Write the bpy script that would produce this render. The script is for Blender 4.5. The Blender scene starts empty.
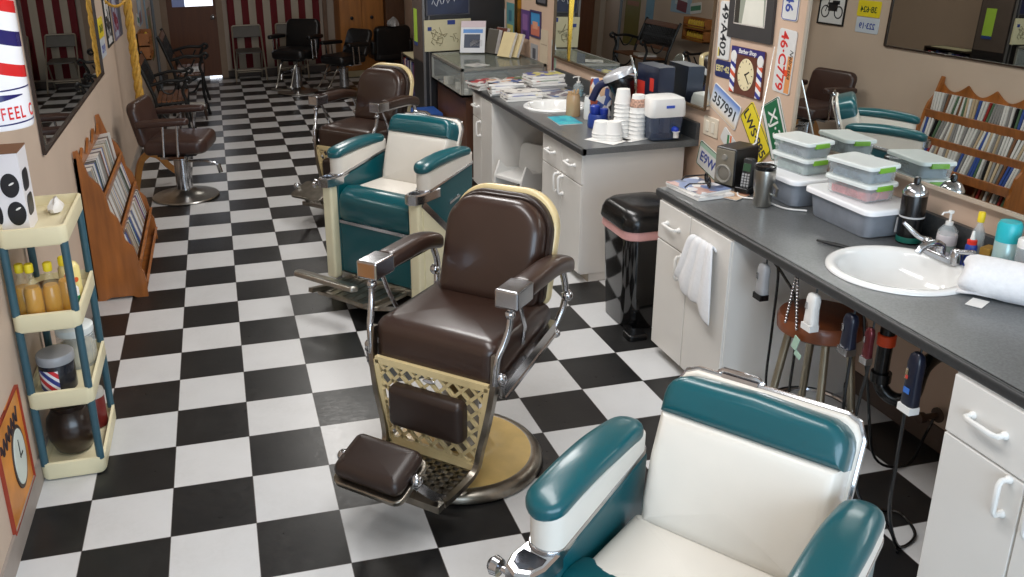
# Barber shop interior. Geometry is authored in feet (one floor tile = 1 ft) and built in metres.
import bpy, bmesh, math, random
from math import sin, cos, pi, radians, sqrt
from mathutils import Vector, Matrix
S = 0.3048
random.seed(7)
SC = bpy.context.scene
COL = SC.collection
V = Vector

# ------------------------------------------------------------------ materials
def lin(c):
    c = c / 255.0
    return c / 12.92 if c <= 0.04045 else ((c + 0.055) / 1.055) ** 2.4
def rgb(r, g, b): return (lin(r), lin(g), lin(b), 1)
MATS = {}
def mat(name, col, rough=0.5, metal=0.0, noise=0.0, nscale=8.0, bump=0.0, bscale=60.0, coat=0.0,
        alpha=1.0, trans=0.0, spec=0.5, emit=0.0, stretch=None):
    if name in MATS: return MATS[name]
    m = bpy.data.materials.new(name); m.use_nodes = True
    nt = m.node_tree; b = nt.nodes['Principled BSDF']
    c = rgb(*col)
    b.inputs['Base Color'].default_value = c
    b.inputs['Roughness'].default_value = rough
    b.inputs['Metallic'].default_value = metal
    b.inputs['Coat Weight'].default_value = coat
    b.inputs['Coat Roughness'].default_value = 0.08
    b.inputs['Specular IOR Level'].default_value = spec
    b.inputs['Alpha'].default_value = alpha
    b.inputs['Transmission Weight'].default_value = trans
    if emit:
        b.inputs['Emission Color'].default_value = c; b.inputs['Emission Strength'].default_value = emit
    tc = nt.nodes.new('ShaderNodeTexCoord')
    src = tc.outputs['Object']
    if stretch:
        mp = nt.nodes.new('ShaderNodeMapping'); mp.inputs['Scale'].default_value = stretch
        nt.links.new(src, mp.inputs['Vector']); src = mp.outputs['Vector']
    n = nt.nodes.new('ShaderNodeTexNoise'); n.inputs['Scale'].default_value = nscale; n.inputs['Detail'].default_value = 5
    nt.links.new(src, n.inputs['Vector'])
    if noise:
        r = nt.nodes.new('ShaderNodeValToRGB')
        r.color_ramp.elements[0].position = 0.3; r.color_ramp.elements[1].position = 0.7
        r.color_ramp.elements[0].color = tuple(x * (1 - noise) for x in c[:3]) + (1,)
        r.color_ramp.elements[1].color = tuple(min(1, x * (1 + noise)) for x in c[:3]) + (1,)
        nt.links.new(n.outputs['Fac'], r.inputs['Fac']); nt.links.new(r.outputs['Color'], b.inputs['Base Color'])
    if bump:
        n2 = nt.nodes.new('ShaderNodeTexNoise'); n2.inputs['Scale'].default_value = bscale; n2.inputs['Detail'].default_value = 3
        nt.links.new(src, n2.inputs['Vector'])
        bp = nt.nodes.new('ShaderNodeBump'); bp.inputs['Strength'].default_value = bump; bp.inputs['Distance'].default_value = 0.002
        nt.links.new(n2.outputs['Fac'], bp.inputs['Height']); nt.links.new(bp.outputs['Normal'], b.inputs['Normal'])
    MATS[name] = m
    return m

def stripes(name, cols, axis, period, rough=0.5, slant=0.0, axis2='Z', offset=0.0, coat=0.0):
    """cols: list of (fraction, rgb); repeats every `period` metres along an object axis."""
    m = bpy.data.materials.new(name); m.use_nodes = True; nt = m.node_tree; b = nt.nodes['Principled BSDF']
    b.inputs['Roughness'].default_value = rough; b.inputs['Coat Weight'].default_value = coat
    tc = nt.nodes.new('ShaderNodeTexCoord'); sp = nt.nodes.new('ShaderNodeSeparateXYZ')
    nt.links.new(tc.outputs['Object'], sp.inputs[0])
    def M(op, a, bb):
        k = nt.nodes.new('ShaderNodeMath'); k.operation = op
        for i, x in enumerate((a, bb)):
            if isinstance(x, (int, float)): k.inputs[i].default_value = x
            else: nt.links.new(x, k.inputs[i])
        return k.outputs[0]
    v = M('ADD', sp.outputs[axis], offset)
    if slant: v = M('ADD', v, M('MULTIPLY', sp.outputs[axis2], slant))
    v = M('FLOORED_MODULO', M('DIVIDE', v, period), 1.0)
    r = nt.nodes.new('ShaderNodeValToRGB'); r.color_ramp.interpolation = 'CONSTANT'
    el = r.color_ramp.elements
    pos = 0.0
    for i, (f, c) in enumerate(cols):
        e = el[i] if i < 2 else el.new(min(pos, .999))
        e.position = min(pos, .999); e.color = rgb(*c); pos += f
    if len(cols) < 2: el.remove(el[1])
    nt.links.new(v, r.inputs['Fac']); nt.links.new(r.outputs['Color'], b.inputs['Base Color'])
    MATS[name] = m
    return m

# ------------------------------------------------------------------ mesh builder
class MB:
    def __init__(s): s.v = []; s.f = []; s.fm = []; s.M = Matrix.Identity(4); s.mi = 0; s.warp = None
    def at(s, loc=(0, 0, 0), rot=(0, 0, 0), M=None):
        s.M = M if M is not None else Matrix.Translation(V(loc)) @ Matrix.Rotation(rot[2], 4, 'Z') @ Matrix.Rotation(rot[1], 4, 'Y') @ Matrix.Rotation(rot[0], 4, 'X')
        return s
    def frame(s, o, u, v, w):
        u, v, w = V(u).normalized(), V(v).normalized(), V(w).normalized()
        s.M = Matrix(((u.x, v.x, w.x, o[0]), (u.y, v.y, w.y, o[1]), (u.z, v.z, w.z, o[2]), (0, 0, 0, 1)))
        return s
    def pt(s, p):
        p = V(p)
        if s.warp: p = V(s.warp(p))
        s.v.append((s.M @ p)); return len(s.v) - 1
    def face(s, idx): s.f.append(tuple(idx)); s.fm.append(s.mi)
    def box(s, x0, x1, y0, y1, z0, z1):
        i = [s.pt((x, y, z)) for x in (x0, x1) for y in (y0, y1) for z in (z0, z1)]
        for q in ((0, 1, 3, 2), (4, 6, 7, 5), (0, 4, 5, 1), (2, 3, 7, 6), (0, 2, 6, 4), (1, 5, 7, 3)): s.face([i[k] for k in q])
        return s
    def loft(s, rings, close=True, cap0=True, cap1=True):
        R = [[s.pt(p) for p in r] for r in rings]
        n = len(R[0])
        for a, b in zip(R, R[1:]):
            for k in range(n if close else n - 1):
                k2 = (k + 1) % n
                s.face((a[k], a[k2], b[k2], b[k]))
        if cap0: s.face(list(reversed(R[0])))
        if cap1: s.face(R[-1])
        return s
    def lathe(s, prof, n=32, c=(0, 0, 0), hollow=False):
        rings = []
        for r, z in prof:
            rr = max(r, 1e-4)
            rings.append([(c[0] + rr * cos(2 * pi * k / n), c[1] + rr * sin(2 * pi * k / n), c[2] + z) for k in range(n)])
        return s.loft(rings, cap0=not hollow, cap1=not hollow)
    def tube(s, path, r, n=10, rect=None, closed=False):
        """sweep a round (or rect=(w,h)) section along a path; r may be a list"""
        P = [V(p) for p in path]; m = len(P)
        T = []
        for i in range(m):
            a = P[i - 1] if (i > 0 or closed) else P[i]; b = P[(i + 1) % m] if (i < m - 1 or closed) else P[i]
            t = (b - a); T.append(t.normalized() if t.length > 1e-9 else V((0, 0, 1)))
        up = V((0, 0, 1)) if abs(T[0].z) < .9 else V((1, 0, 0))
        nrm = (up - T[0] * up.dot(T[0])).normalized()
        rings = []
        for i in range(m):
            nrm = (nrm - T[i] * nrm.dot(T[i]))
            nrm = nrm.normalized() if nrm.length > 1e-6 else T[i].orthogonal().normalized()
            bn = T[i].cross(nrm)
            rr = r[i] if isinstance(r, (list, tuple)) else r
            if rect:
                w, h = rect[0] / 2, rect[1] / 2
                rings.append([P[i] + bn * a + nrm * b for a, b in ((-w, -h), (w, -h), (w, h), (-w, h))])
            else:
                rings.append([P[i] + (bn * cos(2 * pi * k / n) + nrm * sin(2 * pi * k / n)) * rr for k in range(n)])
        if closed: rings.append(rings[0])
        return s.loft(rings, cap0=not closed, cap1=not closed)
    def ball(s, c, r, n=14, sz=1.0):
        return s.lathe([(r * sin(pi * k / 10), -r * sz * cos(pi * k / 10)) for k in range(11)], n, c)
    def prism(s, poly, z0, z1):
        return s.loft([[(p[0], p[1], z0) for p in poly], [(p[0], p[1], z1) for p in poly]])
    def slab(s, out, t, e=.05, dome=0.0, both=False, k=4):
        """soft-edged slab: outline in local xy, thickness t along +z, rounded edges e, domed face"""
        cx = sum(p[0] for p in out) / len(out); cy = sum(p[1] for p in out) / len(out)
        rings = []
        def ins(d, z): return [(q[0], q[1], z) for q in inset(out, d)]
        if both:
            for j in range(k + 1):
                a = pi / 2 * j / k
                rings.append(ins(e * (1 - sin(a)), e * (1 - cos(a))))
        else: rings.append(ins(0, 0))
        for j in range(k + 1):
            a = pi / 2 * j / k
            rings.append(ins(e * (1 - cos(a)), t - e + e * sin(a)))
        last = rings[-1]
        for f in (.93, .8, .6, .35, .02):
            rings.append([(cx + (p[0] - cx) * f, cy + (p[1] - cy) * f, t + dome * (1 - f * f)) for p in last])
        if both and dome:
            first = rings[0]; pre = []
            for f in (.02, .35, .6, .8, .93):
                pre.append([(cx + (p[0] - cx) * f, cy + (p[1] - cy) * f, -dome * (1 - f * f) * .5) for p in first])
            rings = pre + rings
        return s.loft(rings)
    def bolster(s, x0, x1, w, h, zc, er=.15, n=28, p=3.0, curve=None, wf=None):
        """soft bar along x: super-elliptic section, rounded ends; curve(x) lifts it, wf(x) scales its width"""
        xs = [x0 + er * (1 - cos(pi / 2 * k / 6)) for k in range(6)] + [x0 + er + (x1 - x0 - 2 * er) * k / 10 for k in range(11)] + [x1 - er * (1 - sin(pi / 2 * k / 6)) for k in range(1, 7)]
        rings = []
        for x in xs:
            d = max(0, x0 + er - x, x - (x1 - er)) / er
            f = max(.04, sqrt(max(0, 1 - d * d)))
            ww = w / 2 * (1 - (1 - f) * min(1, 2 * er / w)) * (wf(x) if wf else 1); hh = h / 2 * (.35 + .65 * f) if f > .05 else h / 2 * .2
            if f <= .05: ww *= .6
            c = zc + (curve(x) if curve else 0)
            r = []
            for k in range(n):
                a = 2 * pi * k / n; ca, sa = cos(a), sin(a); m = (abs(ca) ** p + abs(sa) ** p) ** (-1 / p)
                r.append((x, ww * ca * m, c + hh * sa * m))
            rings.append(r)
        return s.loft(rings)
    def mesh(s, name, mats, smooth=40, weld=False):
        me = bpy.data.meshes.new(name)
        me.from_pydata([tuple(v * S) for v in s.v], [], s.f)
        for m in mats: me.materials.append(m)
        if len(mats) > 1:
            for p, i in zip(me.polygons, s.fm): p.material_index = i
        bm = bmesh.new(); bm.from_mesh(me)
        if weld: bmesh.ops.remove_doubles(bm, verts=bm.verts, dist=1e-5)
        bmesh.ops.recalc_face_normals(bm, faces=bm.faces)
        bm.to_mesh(me); bm.free()
        if smooth:
            for p in me.polygons: p.use_smooth = True
            me.set_sharp_from_angle(angle=radians(smooth))
        return me

def inset(out, d):
    if d < 1e-6: return [tuple(p[:2]) for p in out]
    n = len(out); r = []
    A = sum(out[i][0] * out[(i + 1) % n][1] - out[(i + 1) % n][0] * out[i][1] for i in range(n))
    sg = 1 if A > 0 else -1
    for i in range(n):
        a, b, c = V(out[i - 1][:2]), V(out[i][:2]), V(out[(i + 1) % n][:2])
        e1 = (b - a).normalized(); e2 = (c - b).normalized()
        n1 = V((-e1.y, e1.x)) * sg; n2 = V((-e2.y, e2.x)) * sg
        q = n1 + n2
        q = q.normalized() if q.length > 1e-6 else n1
        k = max(.45, q.dot(n1))
        r.append(tuple(b + q * (d / k)))
    return r

def rrect(w, h, r=.05, n=5, c=(0, 0)):
    """rounded rectangle outline; r one radius or four (from -x-y corner, counter-clockwise)"""
    R = [r] * 4 if isinstance(r, (int, float)) else r
    pts = []
    for (sx, sy, a0), rr in zip(((-1, -1, pi), (1, -1, 1.5 * pi), (1, 1, 0), (-1, 1, .5 * pi)), R):
        rr = min(rr, w / 2 - 1e-3, h / 2 - 1e-3)
        ox, oy = sx * (w / 2 - rr), sy * (h / 2 - rr)
        for k in range(n + 1):
            a = a0 + pi / 2 * k / n
            pts.append((c[0] + ox + rr * cos(a), c[1] + oy + rr * sin(a)))
    return pts
def ellipse(a, b, n=40, c=(0, 0)): return [(c[0] + a * cos(2 * pi * k / n), c[1] + b * sin(2 * pi * k / n)) for k in range(n)]
def bez(p0, p1, p2, p3, n=12):
    p0, p1, p2, p3 = map(V, (p0, p1, p2, p3))
    return [p0 * (1 - t) ** 3 + p1 * 3 * t * (1 - t) ** 2 + p2 * 3 * t * t * (1 - t) + p3 * t ** 3 for t in [k / n for k in range(n + 1)]]
def spline(pts, n=6):
    """Catmull-Rom through the points"""
    P = [V(p) for p in pts]; P = [P[0] * 2 - P[1]] + P + [P[-1] * 2 - P[-2]]; out = []
    for i in range(1, len(P) - 2):
        for k in range(n):
            t = k / n; a, b, c, d = P[i - 1:i + 3]
            out.append(.5 * ((2 * b) + (c - a) * t + (2 * a - 5 * b + 4 * c - d) * t * t + (3 * b - a - 3 * c + d) * t ** 3))
    out.append(P[-2]); return out

# ------------------------------------------------------------------ scene objects
def link(name, me, parent=None, loc=(0, 0, 0), rot=(0, 0, 0)):
    o = bpy.data.objects.new(name, me); COL.objects.link(o)
    o.location = V(loc) * S; o.rotation_euler = rot
    if parent: o.parent = parent
    return o
def obj(name, mb, mats, parent=None, loc=(0, 0, 0), rot=(0, 0, 0), smooth=40, label=None, kind=None):
    if not isinstance(mats, (list, tuple)): mats = [mats]
    o = link(name, mb.mesh(name, mats, smooth), parent, loc, rot)
    if label: o['label'] = label
    if kind: o['kind'] = kind
    return o
def tag(o, label, cat, group=None, kind=None):
    o['label'] = label; o['category'] = cat
    if group: o['group'] = group
    if kind: o['kind'] = kind
    return o
def thing(name, label, cat, loc=(0, 0, 0), rotz=0.0, group=None, rot=None):
    o = link(name, None, None, loc, rot or (0, 0, rotz)); o.empty_display_size = .05
    return tag(o, label, cat, group)
def struct(name, mb, mats, parent=None, **k):
    o = obj(name, mb, mats, parent, **k)
    o['kind'] = 'structure'
    return o
def bevel(o, w=.01, seg=2):
    m = o.modifiers.new('bevel', 'BEVEL'); m.width = w * S; m.segments = seg; m.limit_method = 'ANGLE'; m.angle_limit = radians(50)
    return o
def dup(root, loc, rotz, label, group=None, scale=1.0):
    r = root.copy(); COL.objects.link(r); r.location = V(loc) * S; r.rotation_euler = (0, 0, rotz); r.scale = (scale,) * 3
    r['label'] = label
    if group: r['group'] = group
    for ch in list(root.children):
        c = ch.copy(); COL.objects.link(c); c.parent = r
        for g in list(ch.children):
            d = g.copy(); COL.objects.link(d); d.parent = c
    return r
def text(body, size, m, parent, o, u, v, w=None, name='lettering', ext=.004, align='CENTER', bold=0.0, sx=1.0, shear=0.0):
    """flat lettering: baseline direction u, up direction v, centred at o (feet, in the parent's space)"""
    cu = bpy.data.curves.new('lettering', 'FONT'); cu.body = body; cu.size = size * S; cu.extrude = ext * S
    cu.align_x = align; cu.align_y = 'CENTER'; cu.offset = bold * S; cu.shear = shear; cu.resolution_u = 3
    t = bpy.data.objects.new('tmp', cu); COL.objects.link(t)
    bpy.context.view_layer.update()
    me = bpy.data.meshes.new_from_object(t.evaluated_get(bpy.context.evaluated_depsgraph_get()))
    bpy.data.objects.remove(t); bpy.data.curves.remove(cu)
    if sx != 1.0:
        for vv in me.vertices: vv.co.x *= sx
    me.materials.clear(); me.materials.append(m); me.name = name
    u, v = V(u).normalized(), V(v).normalized(); w = u.cross(v)
    ob = bpy.data.objects.new(name, me); COL.objects.link(ob)
    if parent: ob.parent = parent
    ob.matrix_basis = Matrix(((u.x, v.x, w.x, o[0] * S), (u.y, v.y, w.y, o[1] * S), (u.z, v.z, w.z, o[2] * S), (0, 0, 0, 1)))
    return ob

# ------------------------------------------------------------------ palette
brown = mat('brown_leather', (52, 35, 28), .3, noise=.12, nscale=3, bump=.12, bscale=250, coat=.15)
brown_d = mat('brown_leather_worn', (42, 29, 24), .38, noise=.12, nscale=4, bump=.12, bscale=250)
teal = mat('teal_vinyl', (1, 76, 84), .28, noise=.06, nscale=3, bump=.08, bscale=220, coat=.2)
cream = mat('cream_vinyl', (214, 208, 198), .36, noise=.04, nscale=4, bump=.06, bscale=220)
chrome = mat('polished_chrome', (188, 189, 193), .15, 1.0, noise=.05)
nickel = mat('worn_nickel', (140, 134, 124), .3, 1.0, noise=.2, nscale=20)
enamel = mat('cream_enamel', (212, 192, 144), .32, noise=.1, nscale=9, coat=.3)
enamel_lt = mat('pale_enamel', (224, 218, 186), .3, noise=.05, nscale=6, coat=.3)
black_v = mat('black_vinyl', (12, 12, 14), .35, noise=.1)
black_p = mat('black_plastic', (14, 14, 15), .25, noise=.1)
black_m = mat('black_iron', (13, 14, 15), .45, noise=.1)
white_p = mat('white_plastic', (232, 230, 226), .35, noise=.02)
white_lam = mat('white_laminate', (226, 222, 216), .38, noise=.03, nscale=2)
white_paper = mat('white_paper', (232, 230, 226), .7, noise=.03)
towel_m = mat('white_terry', (238, 238, 240), .95, noise=.03, nscale=60, bump=.9, bscale=350)
porcelain = mat('white_porcelain', (240, 240, 238), .12, noise=.01, coat=.6)
steel = mat('brushed_steel', (168, 166, 160), .28, 1.0, noise=.1, nscale=30, stretch=(1, 1, .05))
pine = mat('varnished_pine', (152, 90, 38), .38, noise=.3, nscale=5, stretch=(4, 4, .5), coat=.2)
oak = mat('orange_oak', (176, 112, 44), .45, noise=.18, nscale=4, stretch=(5, 5, .4))
door_w = mat('brown_door', (104, 58, 26), .5, noise=.15, nscale=4, stretch=(6, 6, .4))
dkwood = mat('dark_wood', (52, 36, 26), .5, noise=.2, nscale=5)
grey_lam = mat('grey_laminate', (98, 100, 101), .32, noise=.22, nscale=140, coat=.1)
edge_lam = mat('dark_laminate_edge', (48, 49, 50), .4, noise=.2, nscale=90)
gold = mat('gold_rope', (196, 150, 58), .55, noise=.2, nscale=40)
brass = mat('brass', (190, 150, 60), .25, 1.0, noise=.1)
cream_pl = mat('cream_plastic', (226, 216, 180), .45, noise=.03)
tealpost = mat('dark_teal_plastic', (50, 84, 96), .4, noise=.06)
glass = mat('clear_glass', (225, 235, 235), .03, alpha=.18, spec=.7)
clear_pl = mat('clear_plastic', (214, 222, 224), .15, alpha=.34, noise=.05)
smoke_pl = mat('cloudy_plastic', (164, 170, 180), .3, alpha=.62, noise=.12, nscale=14)
lid_pl = mat('white_lid', (240, 240, 242), .4, noise=.02)
frost_pl = mat('frosted_lid', (236, 242, 240), .3, alpha=.85, noise=.04)
green_clip = mat('lime_clip', (116, 172, 48), .4, noise=.03)
darkglass = mat('dark_picture', (20, 26, 44), .2, noise=.3, nscale=12)
mirror_m = mat('mirror_silver', (226, 230, 228), .0, 1.0)
COLS = {}
def flat(c, rough=.5, alpha=1.0):
    k = 'paint_%d_%d_%d_%d' % (c[0], c[1], c[2], int(rough * 100)) + ('' if alpha == 1 else '_%d' % int(alpha * 100))
    return mat(k, c, rough, noise=.04, nscale=10, alpha=alpha)
# ------------------------------------------------------------------ room shell
XL, XR, YB, YF, ZC = -1.7, 9.85, 35.6, -13.5, 9.0
wall_l = mat('wall_paint_left', (196, 176, 158), .75, noise=.05, nscale=1.5)
wall_r = mat('wall_paint_right', (206, 178, 156), .7, noise=.05, nscale=1.5)
wall_b = mat('wall_paint_back', (178, 162, 146), .75, noise=.05, nscale=1.5)
ceil_m = mat('ceiling_paint', (214, 210, 202), .85, noise=.04)

def floor_material():
    m = bpy.data.materials.new('checker_tile'); m.use_nodes = True; nt = m.node_tree; b = nt.nodes['Principled BSDF']
    N = nt.nodes.new; L = nt.links.new
    tc = N('ShaderNodeTexCoord'); mp = N('ShaderNodeMapping'); mp.inputs['Scale'].default_value = (1 / S,) * 3
    L(tc.outputs['Object'], mp.inputs['Vector'])
    sp = N('ShaderNodeSeparateXYZ'); L(mp.outputs['Vector'], sp.inputs[0])
    def M(op, *a):
        k = N('ShaderNodeMath'); k.operation = op
        for i, x in enumerate(a):
            if isinstance(x, (int, float)): k.inputs[i].default_value = x
            else: L(x, k.inputs[i])
        return k.outputs[0]
    fx, fy = M('FLOOR', sp.outputs['X']), M('FLOOR', sp.outputs['Y'])
    par = M('FLOORED_MODULO', M('ADD', fx, fy), 2.0)            # 0 = black tile
    gx = M('ABSOLUTE', M('SUBTRACT', M('FRACT', sp.outputs['X']), .5)); gy = M('ABSOLUTE', M('SUBTRACT', M('FRACT', sp.outputs['Y']), .5))
    seam = M('GREATER_THAN', M('MAXIMUM', gx, gy), .494)
    # tile-to-tile variation
    cb = N('ShaderNodeCombineXYZ'); L(fx, cb.inputs[0]); L(fy, cb.inputs[1])
    wn = N('ShaderNodeTexWhiteNoise'); wn.noise_dimensions = '2D'; L(cb.outputs[0], wn.inputs['Vector'])
    n1 = N('ShaderNodeTexNoise'); n1.inputs['Scale'].default_value = 1.1; n1.inputs['Detail'].default_value = 6; L(mp.outputs['Vector'], n1.inputs['Vector'])
    n2 = N('ShaderNodeTexNoise'); n2.inputs['Scale'].default_value = 9; n2.inputs['Detail'].default_value = 8; n2.inputs['Distortion'].default_value = 1.5; L(mp.outputs['Vector'], n2.inputs['Vector'])
    scuff = M('MULTIPLY', M('MULTIPLY', M('SUBTRACT', n1.outputs['Fac'], .35), n2.outputs['Fac']), 1.0)
    def mix(f, a, c):
        k = N('ShaderNodeMix'); k.data_type = 'RGBA'
        if isinstance(f, (int, float)): k.inputs['Factor'].default_value = f
        else: L(f, k.inputs['Factor'])
        for x, s in ((a, 6), (c, 7)):
            if isinstance(x, tuple): k.inputs[s].default_value = x
            else: L(x, k.inputs[s])
        return k.outputs[2]
    wh = mix(M('MULTIPLY', wn.outputs['Value'], .5), rgb(208, 208, 208), rgb(194, 195, 196))
    wh = mix(M('MULTIPLY', scuff, .9), wh, rgb(150, 148, 142))
    bl = mix(M('MULTIPLY', wn.outputs['Value'], .6), rgb(22, 22, 23), rgb(30, 30, 31))
    bl = mix(M('MULTIPLY', scuff, .35), bl, rgb(110, 108, 104))
    col = mix(par, bl, wh); col = mix(M('MULTIPLY', seam, .75), col, rgb(60, 52, 50))
    L(col, b.inputs['Base Color'])
    rr = M('ADD', M('MULTIPLY', n2.outputs['Fac'], .2), .22); L(rr, b.inputs['Roughness'])
    b.inputs['Specular IOR Level'].default_value = .42
    bp = N('ShaderNodeBump'); bp.inputs['Strength'].default_value = .25; bp.inputs['Distance'].default_value = .0008
    L(n2.outputs['Fac'], bp.inputs['Height']); L(bp.outputs['Normal'], b.inputs['Normal'])
    return m

struct('floor', MB().box(XL - .3, XR + .3, YF - .3, YB + .3, -.3, 0), floor_material(), smooth=0)
struct('ceiling', MB().box(XL - .3, XR + .3, YF - .3, YB + .3, ZC, ZC + .3), ceil_m, smooth=0)
struct('wall_left', MB().box(XL - .3, XL, YF - .3, YB + .3, 0, ZC), wall_l, smooth=0)
struct('wall_right', MB().box(XR, XR + .3, YF - .3, YB + .3, 0, ZC), wall_r, smooth=0)
struct('wall_front', MB().box(XL - .3, XR + .3, YF - .3, YF, 0, ZC), wall_l, smooth=0)
# back wall with a doorway cut out of it
DX0, DX1, DZ = -1.06, 1.2, 6.7
struct('wall_back', MB().box(XL - .3, DX0 - .08, YB, YB + .3, 0, ZC).box(DX1 + .08, XR + .3, YB, YB + .3, 0, ZC).box(DX0 - .08, DX1 + .08, YB, YB + .3, DZ + .05, ZC), wall_b, smooth=0)
base_m = mat('grey_cove_base', (150, 140, 132), .6, noise=.08)
struct('baseboard_left', MB().box(XL, XL + .035, YF, YB, 0, .33), base_m, smooth=0)
struct('baseboard_right', MB().box(XR - .035, XR, YF, YB, 0, .33), mat('brown_cove_base', (92, 76, 66), .6, noise=.1), smooth=0)
struct('baseboard_back', MB().box(XL, DX0 - .3, YB - .035, YB, 0, .33).box(DX1 + .3, XR, YB - .035, YB, 0, .33), mat('dark_cove_base', (70, 60, 54), .6, noise=.1), smooth=0)
# door
d = struct('door_1', MB().box(DX0, DX1, YB + .02, YB + .16, .12, 3.43).box(DX0, -.8, YB + .02, YB + .16, 3.43, DZ).box(1.08, DX1, YB + .02, YB + .16, 3.43, DZ).box(-.8, 1.08, YB + .02, YB + .16, 6.3, DZ), door_w, smooth=0)
d['label'] = 'brown wooden back door with a bright window at its top'
struct('door_window', MB().box(-.8, 1.08, YB + .07, YB + .1, 3.43, 6.3), mat('daylight_pane', (240, 246, 255), .1, emit=1.6), d, smooth=0)
struct('door_window_blind', MB().box(-.8, -.22, YB + .05, YB + .065, 3.43, 6.3), mat('blue_blind', (120, 130, 170), .6, emit=.25), d, smooth=0)
obj('door_knob', MB().at((1.02, YB + .02, 2.9), (radians(90), 0, 0)).lathe([(.11, 0), (.11, .03), (.04, .05), (.04, .1), (.1, .14), (.1, .2), (.05, .24)], 18), chrome, d)
struct('door_gap', MB().box(.6, DX1 - .02, YB + .09, YB + .12, 0, .12), mat('daylight_gap', (235, 242, 255), .4, emit=2.2), d, smooth=0)
struct('door_frame', MB().box(DX0 - .3, DX0, YB - .05, YB + .04, 0, DZ + .2).box(DX1, DX1 + .3, YB - .05, YB + .04, 0, DZ + .2).box(DX0, DX1, YB - .05, YB + .04, DZ, DZ + .2), mat('door_trim', (150, 126, 104), .6, noise=.06), d, smooth=0)
struct('trim_1', MB().box(6.28, 6.48, YB - .18, YB, 0, ZC), mat('brown_trim', (120, 92, 70), .6, noise=.1), smooth=0)
struct('trim_2', MB().tube([(XL + .12, 33.5, 0), (XL + .12, 33.5, ZC)], .07), mat('pipe_paint', (120, 128, 136), .5), smooth=60)

# ------------------------------------------------------------------ wall mirrors (they hang a little out of plumb)
def wall_mirror(name, label, side, y0, y1, z0, z1, frame_m, fw=.06, tilt=True, yaw=.016, base=.02, fd=.012):
    x = XR if side > 0 else XL
    t = thing(name, label, 'mirror', (x, 0, 0))
    mx = -.026 if side > 0 else 0.0
    my = yaw if side > 0 else 0.0
    ym = (y0 + y1) / 2
    off = base + abs(my) * (y1 - y0) / 2
    def X(y, z, d): return -side * (off + d) + side * (0) + ((z - z1) * .026 + (y - ym) * yaw * -1 if (side > 0 and tilt) else 0)
    mb = MB()
    q = [(X(y, z, 0), y, z) for y, z in ((y0, z0), (y1, z0), (y1, z1), (y0, z1))]
    qb = [(-side * .002, p[1], p[2]) for p in q]
    mb.loft([qb, q])
    obj('mirror_glass', mb, mirror_m, t, smooth=0)
    f = MB()
    def bar(a, b):
        f.tube([(X(a[0], a[1], fd), a[0], a[1]), (X(b[0], b[1], fd), b[0], b[1])], 0, rect=(fw, .045))
    for a, b in (((y0, z0), (y1, z0)), ((y1, z0), (y1, z1)), ((y1, z1), (y0, z1)), ((y0, z1), (y0, z0))): bar(a, b)
    obj('mirror_frame', f, frame_m, t, smooth=0)
    return t
wall_mirror('wall_mirror', 'long wall mirror above the sink counter with towel roll and bottles', 1, -4.2, 2.74, 3.45, 6.0, mat('thin_mirror_edge', (176, 158, 140), .5), .022)
fm_ = wall_mirror('wall_mirror', 'long wall mirror above the far counter with paper cups', 1, 5.5, 13.3, 3.38, 6.0, mat('thin_mirror_edge_dark', (92, 72, 50), .4, .3), .04, True, 0.0, .03)
bs_ = MB().box(-.125, -.04, 12.2, 12.27, 3.4, 6.0)
obj('brass_strip', bs_, brass, fm_, smooth=0)
wall_mirror('wall_mirror', 'dark framed mirror on the left wall behind the striped barber pole', -1, 5.2, 13.8, 3.55, 6.8, dkwood, .05)

# ------------------------------------------------------------------ camera
cam_d = bpy.data.cameras.new('camera'); cam = bpy.data.objects.new('camera', cam_d); COL.objects.link(cam)
_p, _r, _y = .3384, -.0284, .2156
Fw = V((sin(_y) * cos(_p), cos(_y) * cos(_p), -sin(_p))); R0 = V((cos(_y), -sin(_y), 0)); U0 = R0.cross(Fw)
R2 = R0 * cos(_r) + U0 * sin(_r); U2 = U0 * cos(_r) - R0 * sin(_r)
c = V((1.1082, -9.2216, 6.7051)) * S
cam.matrix_world = Matrix(((R2.x, U2.x, -Fw.x, c.x), (R2.y, U2.y, -Fw.y, c.y), (R2.z, U2.z, -Fw.z, c.z), (0, 0, 0, 1)))
cam_d.sensor_fit = 'HORIZONTAL'; cam_d.sensor_width = 36; cam_d.lens = 890.32 / 1024 * 36
cam_d.shift_x = (512 - 421.65) / 1024; cam_d.shift_y = -(288.5 - 240.19) / 1024
cam_d.clip_start = .05; cam_d.clip_end = 60
SC.camera = cam

# ------------------------------------------------------------------ lights
def area(name, loc, rot, sx, sy, power, col=(1, 1, 1), spread=180):
    l = bpy.data.lights.new(name, 'AREA'); l.shape = 'RECTANGLE'; l.size = sx * S; l.size_y = sy * S; l.energy = power; l.color = col
    l.spread = radians(spread)
    o = bpy.data.objects.new(name, l); COL.objects.link(o); o.location = V(loc) * S; o.rotation_euler = rot
    return o
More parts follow.
